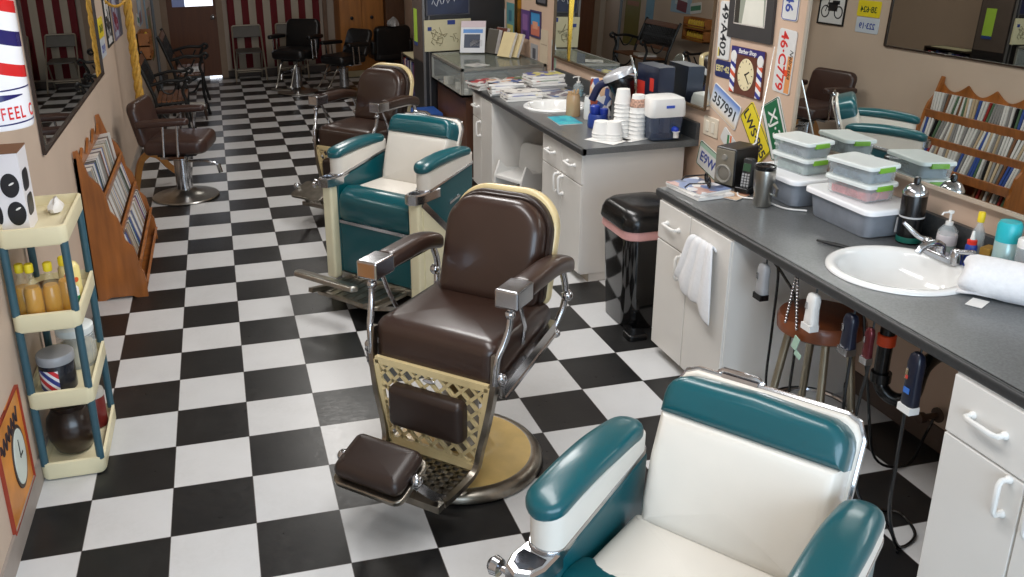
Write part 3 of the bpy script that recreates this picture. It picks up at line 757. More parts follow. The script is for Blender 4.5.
# ------------------------------------------------------------------ things on the near worktop (z = 2.75)
T = 2.756
def paper(name, label, cat, c, w, h, rz, cols, t=.012, group=None, pages=None):
    """a flat sheet / magazine: slab of pages with a printed cover pattern"""
    m = bpy.data.materials.new('print_' + name); m.use_nodes = True; nt = m.node_tree; b = nt.nodes['Principled BSDF']; b.inputs['Roughness'].default_value = .35
    tc = nt.nodes.new('ShaderNodeTexCoord'); vo = nt.nodes.new('ShaderNodeTexVoronoi'); vo.inputs['Scale'].default_value = 16; vo.distance = 'MANHATTAN'
    nt.links.new(tc.outputs['Object'], vo.inputs['Vector'])
    sp = nt.nodes.new('ShaderNodeSeparateColor'); nt.links.new(vo.outputs['Color'], sp.inputs[0])
    r = nt.nodes.new('ShaderNodeValToRGB'); r.color_ramp.interpolation = 'CONSTANT'; el = r.color_ramp.elements
    for i, cc in enumerate(cols):
        e = el[i] if i < 2 else el.new(i / len(cols))
        e.position = i / len(cols); e.color = rgb(*cc)
    nt.links.new(sp.outputs[0], r.inputs['Fac']); nt.links.new(r.outputs['Color'], b.inputs['Base Color'])
    mb = MB(); mb.box(-w / 2, w / 2, -h / 2, h / 2, 0, t * .9); mb.mi = 1; mb.box(-w / 2 - .003, w / 2 + .003, -h / 2 - .003, h / 2 + .003, t * .9, t)
    o = obj(name, mb, [white_paper, m], None, c, (0, 0, rz), smooth=0)
    return tag(o, label, cat, group)
G1 = 'magazines by the radio'
paper('magazine', 'open white magazine at the bottom of the pile by the radio', 'magazine', (8.10, 2.66, T), .62, .86, .08, [(226, 224, 220), (206, 204, 200), (170, 168, 170), (232, 230, 226)], .05, G1)
paper('magazine', 'blue and white magazine on top of the pile by the radio', 'magazine', (8.10, 2.72, T + .052), .6, .78, .2, [(216, 216, 220), (110, 128, 170), (190, 150, 140), (226, 224, 222), (70, 80, 110)], .035, G1)
paper('flyer', 'tan printed flyer leaning under the radio', 'paper', (8.40, 2.36, T + .004), .38, .5, .5, [(196, 160, 130), (214, 188, 160), (150, 100, 80)], .012)
# spectacles case / sunglasses on the magazines
t = thing('sunglasses', 'dark sunglasses resting on the magazine pile', 'sunglasses', (8.22, 2.66, T + .09), 1.2)
fr = MB()
for s in (-1, 1): fr.tube([(s * .13 + .11 * cos(a), .0, .08 + .075 * sin(a)) for a in [2 * pi * k / 16 for k in range(16)]], .014, 6, closed=True)
fr.tube([(-.03, 0, .1), (.03, 0, .1)], .012, 6)
for s in (-1, 1): fr.tube([(s * .24, 0, .1), (s * .22, .3, .08), (s * .2, .36, .02)], .012, 6)
obj('frame', fr, black_p, t)
for s in (-1, 1): obj('lens', MB().frame((s * .13, 0, .08), (1, 0, 0), (0, 0, 1), (0, -1, 0)).slab(ellipse(.1, .065, 20), .01, .003), mat('dark_lens', (16, 20, 26), .05), t)

# radio: black wooden-cased speaker box, silver face towards -x
t = thing('table_radio', 'black box radio with a silver front and round speaker', 'radio', (8.86, 2.93, T), D(-71))
bevel(obj('case', MB().box(-.195, .195, -.27, .27, 0, .61), mat('black_case', (26, 24, 23), .35, noise=.1), t, smooth=0), .03, 3)
fa = bevel(obj('face', MB().box(-.175, .175, -.285, -.265, .03, .58), mat('aged_silver', (150, 144, 130), .4, .5, noise=.12), t, smooth=0), .015)
obj('speaker_ring', MB().at((0, -.284, .2), (radians(90), 0, 0)).lathe([(.11, 0), (.145, 0), (.15, .02), (.135, .03), (.11, .015), (.11, 0)], 32, hollow=True), mat('light_ring', (150, 146, 138), .35, .3), fa)
obj('speaker_cone', MB().at((0, -.283, .2), (radians(90), 0, 0)).lathe([(0, .012), (.04, .016), (.1, .004), (.1, 0), (0, 0)], 32), mat('grey_cone', (120, 114, 104), .6), fa)
obj('tuning_dial', MB().at((0, -.285, .46), (radians(90), 0, 0)).lathe([(0, .03), (.04, .03), (.05, 0), (0, 0)], 24), mat('light_ring', (150, 146, 138), .35, .3), fa)
obj('antenna', MB().tube([(.10, .20, .58), (.14, .24, .64), (-.05, .70, 2.05)], [.02, .016, .009], 8), mat('white_antenna', (226, 222, 216), .25, .6), t)
# cordless phone in its cradle
t = thing('cordless_phone', 'grey and black cordless phone standing in its cradle', 'phone', (8.72, 2.42, T), D(-60))
obj('cradle', MB().slab(rrect(.26, .28, .06, 4), .10, .03), black_p, t)
hs = MB().at((0, .02, .06), (radians(-8), 0, 0)); hs.frame((0, .06, .06), (1, 0, 0), (0, .12, .99), (0, -.99, .12)).slab(rrect(.17, .46, .05, 5, (0, .23)), .09, .03, .01)
h = obj('handset', hs, mat('dark_grey_plastic', (44, 46, 48), .35), t)
obj('screen', MB().frame((0, -.035, .06), (1, 0, 0), (0, .12, .99), (0, -.99, .12)).slab(rrect(.12, .12, .01, 2, (0, .33)), .01, .003), mat('green_lcd', (60, 90, 70), .2), h)
kp = MB().frame((0, -.035, .06), (1, 0, 0), (0, .12, .99), (0, -.99, .12))
for i in range(3):
    for j in range(5): kp.box(-.06 + i * .045, -.03 + i * .045, .04 + j * .042, .07 + j * .042, 0, .012)
obj('keypad', kp, mat('light_keys', (176, 178, 180), .4), h, smooth=0)
# steel travel mug
t = thing('travel_mug', 'brushed steel travel mug with a black lid', 'mug', (8.58, 1.75, T))
obj('cup', MB().lathe([(0, 0), (.115, 0), (.125, .02), (.128, .2), (.145, .30), (.15, .50), (.145, .54), (.13, .55), (0, .55)], 36), steel, t)
obj('lid', MB().lathe([(.14, .54), (.147, .55), (.145, .6), (.12, .61), (.11, .585), (0, .58)], 36), black_p, t)
obj('mug_handle', MB().tube([(.05, -.13, .2), (.06, -.22, .2), (.06, -.24, .3), (.05, -.16, .36)], .02, 8), steel, t)
tag(obj('power_cord', MB().tube(spline([(8.66, 2.52, T + .015), (8.5, 2.2, T + .015), (8.7, 1.95, T + .015), (8.78, 1.5, T + .015), (9.0, 1.3, T + .015)], 8), .014, 6), white_p), 'white cord lying on the near worktop behind the steel mug', 'cord')

# storage tubs with white lids
def tub(label, x0, x1, y0, y1, h, lid_lbl=None):
    t = thing('storage_tub', label, 'storage box', ((x0 + x1) / 2, (y0 + y1) / 2, T), 0, 'large storage tubs on the near worktop')
    w, l = x1 - x0, y1 - y0
    b = MB()
    b.loft([[(*p, z) for p in rrect(w * k, l * k, .1, 5)] for k, z in ((.86, 0), (.9, .02), (.97, h * .9), (1.0, h * .9), (1.0, h))])
    obj('tub_body', b, smoke_pl, t, label='cloudy grey tub')
    obj('contents', MB().box(-w * .34, w * .34, -l * .38, l * .0, .03, h * .6).box(-w * .34, w * .3, l * .04, l * .38, .03, h * .45), mat('grey_contents', (104, 108, 118), .7, noise=.3, nscale=20), t, smooth=0)
    ld = MB(); ld.slab(rrect(w + .1, l + .1, .13, 6), .07, .03); 
    ld.v = [V((p.x, p.y, p.z + h - .01)) for p in ld.v]
    obj('lid', ld, lid_pl, t)
    return t
tb = tub('cloudy grey storage tub with a white lid, beside the black spray bottle', 8.94, 9.66, .0, 1.26, .35)
obj('paper_label', MB().frame((.18, -.66, .2), (1, 0, 0), (0, -.06, 1), (0, -1, -.06)).box(-.16, .17, -.10, .10, 0, .01), flat((214, 214, 216)), tb, smooth=0)
tub('cloudy grey storage tub with a white lid, behind the steel mug', 8.88, 9.6, 1.46, 2.50, .36)
def clip_box(label, x, y, z, w, l, h, tint, cont, rz=0):
    t = thing('clip_box', label, 'storage box', (x, y, z), rz, 'clear clip boxes stacked on the tubs')
    b = MB().loft([[(*p, zz) for p in rrect(w * k, l * k, .06, 4)] for k, zz in ((.86, 0), (.92, .02), (.97, h * .78), (1.02, h * .8), (1.02, h * .84))])
    obj('box_body', b, clear_pl, t)
    obj('contents', MB().box(-w * .36, w * .36, -l * .4, l * .4, .015, h * .5), mat('contents_%d_%d_%d' % cont, cont, .6, noise=.4, nscale=26), t, smooth=0)
    ld = MB().slab(rrect(w + .03, l + .03, .07, 5), .05, .02); ld.v = [V((p.x, p.y, p.z + h * .84)) for p in ld.v]
    obj('box_lid', ld, frost_pl, t)
    for s in (-1, 1):
        obj('clip', MB().at((0, s * (l / 2 + .012), h * .70)).slab(rrect(w * .5, .045, .01, 2), h * .27, .012), green_clip, t, label='lime green clip')
    return t
zz = T + .42
clip_box('clear clip box holding red and yellow things under another, middle of the near worktop', 9.24, .60, zz, .5, .76, .235, 0, (206, 120, 122), .12)
clip_box('clear clip box with an orange sticker, on top of the box of red things', 9.24, .61, zz + .24, .5, .76, .235, 0, (120, 136, 150), .14)
clip_box('clear clip box with lime clips, lower of the two behind the steel mug', 9.3, 1.96, zz, .48, .74, .235, 0, (150, 166, 160), .1)
clip_box('clear clip box with lime clips, upper of the two behind the steel mug', 9.3, 1.97, zz + .24, .48, .74, .235, 0, (140, 150, 158), .12)

# black spray canister with silver shoulder
t = thing('spray_canister', 'tall black canister with a silver shoulder behind the near basin', 'bottle', (9.43, -.155, T))
obj('canister_body', MB().lathe([(0, 0), (.14, 0), (.145, .02), (.145, .62), (.14, .64), (0, .64)], 36), black_p, t)
obj('shoulder', MB().lathe([(.147, .63), (.15, .66), (.1, .74), (.05, .77), (0, .77)], 36), chrome, t)
obj('nozzle', MB().lathe([(.04, .76), (.04, .82), (.03, .85), (0, .86)], 16), black_p, t)
obj('stripe', MB().lathe([(.1462, .34), (.1465, .342), (.1465, .36), (.1462, .362)], 36), mat('grey_print', (190, 190, 190), .5), t)
obj('foot_band', MB().lathe([(.1462, .02), (.148, .03), (.148, .08), (.1462, .09)], 36), mat('green_band', (20, 100, 86), .4), t)
# soap pump
def pump_bottle(label, loc, r, h, liquid, cap, cat='bottle', rz=0, group=None):
    t = thing('pump_bottle', label, cat, loc, rz, group)
    obj('bottle', MB().lathe([(0, 0), (r, 0), (r * 1.03, .02), (r, h * .8), (r * .5, h), (r * .3, h * 1.02), (0, h * 1.02)], 28), clear_pl, t)
    obj('liquid', MB().lathe([(0, .01), (r * .92, .01), (r * .92, h * .45), (0, h * .45)], 24), liquid, t)
    p = MB().lathe([(r * .38, h), (r * .4, h * 1.12), (r * .14, h * 1.14), (r * .12, h * 1.4), (r * .3, h * 1.42), (r * .3, h * 1.5), (0, h * 1.52)], 18)
    p.tube([(0, 0, h * 1.46), (-r * 1.0, 0, h * 1.46), (-r * 1.15, 0, h * 1.38)], r * .1, 8)
    obj('pump', p, cap, t)
    return t
pb = pump_bottle('clear soap bottle with a white pump behind the chrome tap', (9.56, -.62, T), .11, .36, mat('pale_green_soap', (160, 190, 176), .2), white_p)
obj('paper_label', MB().lathe([(.1125, .12), (.1135, .125), (.1135, .24), (.1125, .245)], 24), flat((214, 206, 208)), pb)
# small blue squeeze bottle, gold box, spray cans
t = thing('squeeze_bottle', 'small blue squeeze bottle with a red and white tip', 'bottle', (9.42, -1.13, T))
obj('bottle', MB().lathe([(0, 0), (.06, 0), (.062, .02), (.062, .28), (.045, .31), (0, .31)], 22), mat('blue_label', (34, 62, 150), .35), t)
obj('collar', MB().lathe([(.05, .3), (.052, .35), (.03, .36), (0, .36)], 18), flat((216, 44, 30)), t)
obj('tip', MB().lathe([(.03, .35), (.012, .46), (0, .465)], 14), white_p, t)
bevel(tag(obj('lotion_box', MB().box(-.09, .09, -.06, .06, 0, .29), mat('gold_box', (150, 112, 36), .4, noise=.2), None, (9.56, -1.24, T), (0, 0, .3), smooth=0), 'small gold box behind the blue squeeze bottle', 'box'), .01)
def can(label, loc, r, h, body, capm, ch, cat='spray can', group='sprays and tonics at the wall', capr=1.0, neck=False):
    t = thing('spray_can' if not neck else 'tonic_bottle', label, cat, loc, 0, group)
    if neck: obj('bottle', MB().lathe([(0, 0), (r, 0), (r * 1.02, .02), (r, h * .72), (r * .45, h * .9), (r * .4, h), (0, h)], 26), body, t)
    else: obj('can_body', MB().lathe([(0, 0), (r, 0), (r * 1.02, .02), (r * 1.0, h * .97), (r * .92, h), (0, h)], 30), body, t)
    cr = r * (.55 if neck else capr)
    obj('cap', MB().lathe([(cr * .96, h - .02), (cr, h), (cr, h + ch * .8), (cr * .85, h + ch), (0, h + ch)], 26), capm, t)
    return t
ta = can('pale spray can with a large turquoise cap', (9.60, -1.42, T), .125, .43, mat('pale_aqua_can', (170, 200, 200), .25, .3, noise=.1), mat('turquoise_cap', (40, 180, 190), .3), .22)
obj('band', MB().lathe([(.1268, .17), (.128, .18), (.128, .19), (.1268, .2)], 28), flat((40, 170, 180)), ta)
can('clear tonic bottle with a yellow cap against the backsplash', (9.60, -1.02, T), .07, .54, clear_pl, flat((236, 206, 40)), .1, 'bottle', neck=True)
wc = can('clear bottle with a white cap beside the turquoise-capped can', (9.56, -1.72, T), .10, .46, clear_pl, white_p, .09, 'bottle')
can('dark bottle with a pink and black label behind the towel roll', (9.38, -1.60, T), .07, .2, mat('dark_label', (40, 24, 28), .4, noise=.4, nscale=40), black_p, .05, 'bottle')
can('short red-topped bottle behind the towel roll', (9.42, -1.80, T), .06, .24, mat('dark_amber', (50, 28, 24), .25), flat((206, 60, 60)), .06, 'bottle')
# towel roll
tw = MB()
sp = []
for k in range(26):
    a = k * .5; sp.append((a, .06 + .012 * k * .55))
rings = []
for y in [-.50, -.485, -.45, -.38, -.2, 0, .2, .36, .43, .46, .475]:
    e = .55 if abs(y) > .47 else (.8 if abs(y) > .455 else (.93 if abs(y) > .42 else 1.0))
    rings.append([( (.235 * cos(a) * 1.1 + .02 * sin(3 * a + y * 5)) * e, y + .03 * sin(2 * a), max(.0, .19 + (.215 * sin(a) + .014 * cos(4 * a + y * 7)) * e)) for a in [2 * pi * k / 36 for k in range(36)]])
tw.loft(rings)
t = obj('towel_roll', tw, towel_m, None, (9.16, -2.0, T + .004), (0, 0, D(36)), smooth=80)
tag(t, 'white terry towel rolled up on the near worktop', 'towel')
fl = MB().loft([[(x, y + .02 * sin(x * 20), .015 + .03 * k + .01 * sin(y * 9)) for x in (-.26, -.13, 0, .13, .26)] for k, y in ((0, -.5), (.6, -.3), (.6, 0), (.5, .3), (0, .47))], close=False, cap0=False, cap1=False)
o = obj('loose_fold', fl, towel_m, t, (.06, 0, .03), smooth=80); o.modifiers.new('s', 'SOLIDIFY').thickness = .03 * S
tag(obj('card', MB().box(-.12, .12, -.08, .08, 0, .006), white_paper, None, (8.74, -2.0, T), (0, 0, .5), smooth=0), 'small white card lying in front of the towel roll', 'card')
t = thing('comb', 'dark green comb lying against the basin rim', 'comb', (9.14, -1.62, T + .06), D(38))
cb = MB().box(-.22, .22, .02, .05, 0, .02)
for k in range(20): cb.box(-.21 + k * .0215, -.2 + k * .0215, -.05, .02, .004, .016)
obj('comb_body', cb, mat('green_comb', (26, 92, 70), .35), t, smooth=0)
tag(obj('tweezers', MB().tube([(-.24, .0, .02), (.0, .025, .02), (.2, .0, .02)], .015, 6).tube([(-.24, .0, .02), (.0, -.025, .02), (.2, .0, .02)], .015, 6), black_m, None, (8.48, -.03, T), (0, 0, D(-60))), 'dark tweezers lying on the worktop before the basin', 'tweezers')

# ------------------------------------------------------------------ things on the far worktop
G2 = 'magazines on the far worktop'
mc = [((226, 222, 216), (180, 60, 60), (60, 60, 70), (210, 206, 200)), ((60, 90, 150), (226, 222, 220), (200, 150, 110), (50, 46, 50)), ((216, 214, 200), (90, 120, 80), (190, 70, 60), (230, 226, 220)),
      ((230, 226, 220), (210, 206, 200), (80, 80, 86)), ((206, 196, 110), (90, 100, 160), (226, 220, 210)), ((214, 212, 208), (120, 110, 120), (226, 224, 220), (60, 100, 160))]
piles = [('white pile at the far worktop corner', 7.78, 12.75, 3, 0, .1), ('dark-covered pile near the far worktop edge', 7.95, 11.75, 5, 1, -.1), ('pale pile beside the far basin', 8.05, 11.02, 3, 3, .05),
         ('tall yellow and blue pile at the far wall', 8.95, 11.75, 7, 4, .06), ('loose magazine lying flat by the wall behind the far basin', 9.15, 11.0, 1, 5, .2), ('red and white pile at the back corner by the wall', 8.75, 12.75, 3, 2, .15)]
for lb, x, y, n, ci, rz in piles:
    for k in range(n):
        where = 'single' if n == 1 else ('top' if k == n - 1 else 'lower')
        paper('magazine', ('uppermost magazine of the ' if k == n - 1 and n > 1 else ('lower magazine in the ' if n > 1 else '')) + lb, 'magazine', (x + rng.uniform(-.05, .05), y + rng.uniform(-.05, .05), T + k * .062), .86, .64, rz + rng.uniform(-.12, .12), mc[ci if k == n - 1 else (ci + k) % 6], .06, G2)
paper('sachet', 'turquoise sachet lying near the edge of the far worktop', 'packet', (8.10, 8.25, T), .5, .85, -.06, [(40, 170, 190), (60, 186, 200), (40, 150, 180)], .02)
def jar(label, loc, r, h, m_, fill=None, name='jar', group='jars on the far worktop'):
    t = thing(name, label, 'jar', loc, 0, group)
    obj('glass', MB().lathe([(0, 0), (r, 0), (r * 1.05, .03), (r * 1.0, h * .8), (r * .9, h), (r * .82, h), (r * .85, h * .8), (r * .9, .05), (0, .04)], 26), m_, t)
    if fill: fill(t)
    return t
def sticks(t):
    rr = random.Random(2)
    for k in range(9):
        a = rr.uniform(0, 6.28)
        obj('stick', MB().tube([(.04 * cos(a), .04 * sin(a), .05), (.10 * cos(a), .10 * sin(a), .5 + rr.uniform(0, .08))], .022, 6), mat('tan_wood', (190, 154, 112), .6), t)
jar('glass jar holding tan wooden sticks beside the far basin', (8.46, 8.68, T), .15, .46, mat('amber_glass', (196, 164, 126), .15, alpha=.75), sticks)
jar('white ceramic jar beside the jar of tan sticks', (8.68, 8.25, T), .14, .48, mat('milky_white', (224, 224, 222), .3))
t = jar('low jar with blue caps beside the paper cups', (8.50, 7.45, T), .2, .28, mat('blue_jar', (40, 64, 140), .3))
obj('bottle_cap', MB().lathe([(.09, .26), (.1, .3), (.1, .42), (.07, .45), (0, .45)], 20, (-.04, .06, 0)).lathe([(.08, .26), (.085, .3), (.085, .38), (0, .4)], 20, (.1, -.06, 0)), mat('cobalt_cap', (36, 58, 150), .3), t)
pump_bottle('soap bottle with aqua liquid against the wall behind the far basin', (9.45, 10.8, T), .12, .32, mat('aqua_soap', (80, 170, 190), .2), white_p)
# printed snack pouch, clipper cluster, dryer
t = thing('printed_pouch', 'tall printed pouch in brown, blue and red standing behind the blue caps', 'packet', (8.78, 8.0, T), D(-55))
pm = bpy.data.materials.new('pouch_print'); pm.use_nodes = True; nt = pm.node_tree
vo = nt.nodes.new('ShaderNodeTexVoronoi'); vo.inputs['Scale'].default_value = 22; tc = nt.nodes.new('ShaderNodeTexCoord'); nt.links.new(tc.outputs['Object'], vo.inputs['Vector'])
sc_ = nt.nodes.new('ShaderNodeSeparateColor'); nt.links.new(vo.outputs['Color'], sc_.inputs[0]); rp = nt.nodes.new('ShaderNodeValToRGB'); rp.color_ramp.interpolation = 'CONSTANT'
for i, cc in enumerate([(206, 200, 196), (60, 84, 150), (150, 70, 50), (216, 176, 140), (36, 34, 44), (226, 222, 220)]):
    e = rp.color_ramp.elements[i] if i < 2 else rp.color_ramp.elements.new(i / 6)
    e.position = i / 6; e.color = rgb(*cc)
nt.links.new(sc_.outputs[0], rp.inputs['Fac']); nt.links.new(rp.outputs['Color'], nt.nodes['Principled BSDF'].inputs['Base Color'])
obj('pouch', MB().loft([[(x * a, y * b, z) for x, y in ellipse(.26, .1, 24)] for a, b, z in ((.9, .8, 0), (1, 1.1, .1), (1.02, 1.2, .4), (.98, .8, .72), (.94, .25, .84), (.94, .12, .9))]), pm, t)
t = thing('hair_dryer', 'black hair dryer with a silver top standing nose down behind the cups', 'hair dryer', (8.98, 7.42, T), D(-35))
obj('dryer_body', MB().frame((0, 0, 0), (1, 0, 0), (0, 1, 0), (0, 0, 1)).loft([[(x * a + ox, y * a, z) for x, y in ellipse(.22, .2, 28)] for a, ox, z in ((.5, .1, 0), (.55, .1, .3), (.75, .06, .55), (1.15, 0, .75), (1.35, -.05, .92), (1.3, -.06, 1.0))]), black_p, t)
obj('silver_cap', MB().at((-.06, 0, .98), (0, D(-24), 0)).slab(ellipse(.32, .28, 30), .14, .06, .05), mat('silver_plastic', (206, 208, 212), .25, .4), t, label='silver top of the dryer')
obj('handle', MB().tube(spline([(-.2, 0, .9), (-.45, .02, .8), (-.6, .02, .5)], 5), .08, 12), mat('navy_plastic', (30, 36, 70), .35), t)
t = thing('hand_mirror', 'chrome hand mirror propped upright behind the hair dryer', 'mirror', (9.3, 7.55, T), D(-20))
obj('mirror_foot', MB().lathe([(0, 0), (.2, 0), (.2, .03), (.05, .06), (.04, .7), (0, .7)], 24), chrome, t)
obj('mirror_disc', MB().frame((0, 0, 1.05), (0, 1, 0), (-.3, 0, .95), (.95, 0, .3)).slab(ellipse(.17, .36, 30), .03, .01), mirror_m, t)
bx = thing('product_box', 'navy and red printed product box against the far mirror', 'box', (9.44, 6.9, T), D(2))
obj('carton', MB().box(-.17, .17, -.42, .42, 0, 1.28), mat('navy_carton', (26, 32, 52), .35, noise=.3, nscale=12), bx, smooth=0)
obj('red_panel', MB().box(-.177, -.17, .1, .4, .05, .95).box(-.177, -.17, -.25, -.1, .8, 1.05), flat((190, 50, 40)), bx, smooth=0)
# water filter dispenser
t = thing('water_dispenser', 'white-topped water filter dispenser with a blue spigot on the far worktop', 'water dispenser', (9.22, 6.12, T), D(-4))
w2, l2 = .56, .34
tank = MB().loft([[(*p, z) for p in rrect(.66 * k, .56 * k, .08, 5)] for k, z in ((.86, .02), (.9, .04), (1.0, .5))])
obj('tank', tank, mat('smoky_blue_tank', (74, 84, 106), .12, alpha=.8), t)
obj('filter', MB().box(-.2, -.1, -.1, .1, .12, .5).box(.0, .12, -.1, .1, .12, .5), mat('filter_white', (206, 214, 224), .4), t, smooth=0)
ld = MB().loft([[(*p, z) for p in rrect(.70 * k, .60 * k, .1, 6)] for k, z in ((1.0, .46), (1.03, .5), (1.0, .72), (.94, .80), (.7, .83))])
obj('reservoir_lid', ld, white_p, t)
obj('brand_badge', MB().at((.02, -.312, .66), (radians(90), 0, 0)).box(-.08, .08, -.025, .025, 0, .01), flat((60, 90, 190)), t, smooth=0)
sg = MB().at((.14, -.26, .22), (radians(90), 0, 0)).lathe([(.06, 0), (.06, .08), (.03, .12), (0, .12)], 18)
obj('spigot', sg, flat((30, 60, 170)), t)
obj('spout', MB().lathe([(.05, .08), (.05, .16), (.07, .2), (0, .2)], 16, (.14, -.35, 0)), white_p, t)
# paper cups
tag(obj('paper_napkin', MB().box(-.28, .28, -.34, .34, 0, .008), white_paper, None, (8.22, 6.32, T), (0, 0, .5), smooth=0), 'white napkin under the short stack of paper cups', 'napkin', 'napkins under the paper cups')
tag(obj('paper_napkin', MB().box(-.26, .26, -.32, .32, 0, .008), white_paper, None, (8.68, 6.38, T), (0, 0, .3), smooth=0), 'white napkin under the tall stacks of paper cups', 'napkin', 'napkins under the paper cups')
cupm = mat('white_paper_cup', (236, 234, 230), .55, noise=.02)
def cup(x, y, z, r, h, lb, grp):
    o = obj('paper_cup', MB().lathe([(r * .985, .0), (r * 1.05, .006), (r * 1.05, .018), (r * 1.0, .022), (r * .78, h), (1e-4, h - .004), (1e-4, h - .012), (r * .78 - .01, h - .01), (r * .985, .0)], 26, hollow=True), cupm, None, (x, y, z))
    return tag(o, lb, 'cup', grp)
for i, (x, y) in enumerate([(8.12, 6.42), (8.32, 6.30)]):
    for k in range(3): cup(x, y, T + .008 + k * .055, .17, .24, 'upside-down paper cup in the short stacks at the worktop corner', 'short stacks of paper cups')
for k in range(9): cup(8.58, 6.50, T + .008 + k * .08, .155, .28, 'upside-down paper cup in the taller plain stack by the dispenser', 'tall stacks of paper cups')
for k in range(7): cup(8.80, 6.30, T + .008 + k * .08, .155, .28, 'upside-down paper cup in the stack with a printed cup on top', 'tall stacks of paper cups')
t = cup(8.80, 6.30, T + .008 + 7 * .08, .145, .27, 'paper cup with a colour print on top of the second tall stack', 'tall stacks of paper cups')
obj('print', MB().lathe([(.152, .04), (.154, .045), (.13, .19), (.128, .195)], 20), mat('cup_print', (190, 150, 130), .6, noise=.6, nscale=90), t)
# ------------------------------------------------------------------ under the near worktop
t = thing('bar_stool', 'round wooden stool with chrome legs under the near worktop', 'stool', (8.22, -.28, 0), D(20))
obj('seat', MB().lathe([(0, 1.72), (.46, 1.72), (.52, 1.76), (.53, 1.9), (.50, 1.95), (0, 1.96)], 40), mat('red_brown_wood', (116, 62, 34), .35, noise=.25, nscale=6, stretch=(3, .6, 1), coat=.2), t)
for k in range(4):
    a = D(45 + 90 * k); obj('leg', MB().tube([(.36 * cos(a), .36 * sin(a), 1.73), (.58 * cos(a), .58 * sin(a), .02)], .05, 12), mat('tarnished_chrome', (170, 160, 140), .3, .9, noise=.15), t)
obj('foot_ring', MB().tube([(.51 * cos(2 * pi * k / 32), .51 * sin(2 * pi * k / 32), .62) for k in range(32)], .035, 8, closed=True), chrome, t)
def wire(name, label, pts, r, m_, group='clipper cords under the near worktop'):
    return tag(obj(name, MB().tube(spline(pts, 7), r, 6), m_), label, 'cord', group)
def hook(x, y, m_=None):
    return MB().tube([(0, 0, 0), (0, 0, -.06), (-.03, 0, -.1), (-.06, 0, -.07)], .012, 6)
def clipper(label, y, ztop, ln, w, body, blade, rz=0, kind='hair clipper', extra=None, tilt=0.0):
    t = thing('hair_clipper', label, kind, (7.72, y, 2.62), rz, 'clippers hanging under the near worktop')
    obj('hook', MB().tube([(0, 0, 0.01), (0, 0, ztop - 2.62 - .02), (-.04, 0, ztop - 2.62 - .06)], .012, 6), black_m, t)
    z0 = ztop - 2.62
    prof = [(.45, 0), (.8, -.05), (1.0, -.2), (.92, -.5), (1.0, -.8), (1.05, -.96), (.9, -1.0)]
    b = MB().at((-.03, 0, z0), (0, tilt, 0)).loft([[(x * .8 * k, yy * k, zz * ln) for x, yy in rrect(w * .9, w, w * .3, 4)] for k, zz in prof])
    o = obj('clipper_body', b, body, t)
    obj('blade', MB().at((-.03, 0, z0), (0, tilt, 0)).box(-w * .42, w * .3, -w * .5, w * .5, -ln - .07, -ln + .01), blade, t, smooth=0)
    obj('side_switch', MB().at((-.03, 0, z0), (0, tilt, 0)).box(-w * .42, -w * .3, w * .1, w * .3, -ln * .5, -ln * .3), chrome, t, smooth=0)
    if extra: extra(t, z0, w, ln)
    return t
gclip = mat('grey_clipper', (156, 156, 158), .4); navyc = mat('dark_navy_clipper', (24, 28, 44), .3)
clipper('light grey hair clipper hanging nearest the white towel', .25, 2.50, .42, .17, gclip, black_p)
clipper('white hair clipper hanging beside the silver bead chain', -.77, 2.50, .40, .17, white_p, white_p)
clipper('black hair clipper hanging over the stool legs', -1.43, 2.52, .42, .17, navyc, chrome)
clipper('slim chrome and dark red trimmer hanging beside the drain pipe', -1.74, 2.49, .36, .11, mat('dark_red_chrome', (96, 40, 44), .25, .5), chrome)
def logo(t, z0, w, ln):
    obj('badge', MB().at((-.03, 0, z0)).box(-w * .45, -w * .40, -w * .22, w * .22, -ln * .74, -ln * .64), flat((60, 110, 190)), t, smooth=0)
    obj('red_mark', MB().at((-.03, 0, z0)).box(-w * .45, -w * .41, w * .05, w * .22, -ln * .48, -ln * .42), flat((190, 60, 50)), t, smooth=0)
clipper('large dark navy hair clipper with white blade guard beside the corner cabinet', -2.43, 2.52, .60, .17, navyc, white_p, 0, 'hair clipper', logo)
# bead chain loop
mb = MB()
for k in range(30):
    u = k / 29; s = 1 if k < 15 else -1; q = (k % 15) / 14
    mb.ball((7.70, -.40 + s * (.02 + .09 * q), 2.54 - .62 * q), .022, 6)
tag(obj('bead_chain', mb, chrome), 'silver bead chain looped over a hook under the near worktop', 'chain')
tag(obj('tag_strip', MB().box(-.012, .0, -.05, .05, 0, .18).box(-.012, 0, -.16, -.04, -.05, .02), mat('pale_green_tag', (170, 200, 180), .4), None, (7.69, -.52, 1.66), (.3, 0, 0), smooth=0), 'small pale green tag hanging below the bead chain', 'tag')
wire('clipper_cord', 'black cord hanging from the light grey clipper to the floor', [(7.72, .22, 2.58), (7.73, .1, 2.6), (7.74, .02, 2.4), (7.76, .05, 1.6), (7.8, .1, .8), (7.9, .0, .2), (8.0, -.3, .03)], .018, black_p)
wire('clipper_cord', 'black cord running from hook to hook under the worktop edge', [(7.72, .12, 2.58), (7.74, -.1, 2.45), (7.76, -.35, 2.22), (7.78, -.42, 1.6), (7.8, -.40, .8), (7.9, -.5, .05)], .018, black_p)
wire('clipper_cord', 'black cord falling from the black clipper behind the teal armrest', [(7.74, -1.44, 2.0), (7.76, -1.42, 1.4), (7.9, -1.3, .6), (8.0, -1.5, .03), (8.2, -1.9, .02)], .018, black_p)
wire('clipper_cord', 'black cord falling from the slim trimmer to the tiles', [(7.74, -1.74, 2.05), (7.78, -1.62, 1.2), (7.9, -1.7, .3), (8.1, -2.0, .03), (7.9, -2.4, .02)], .018, black_p)
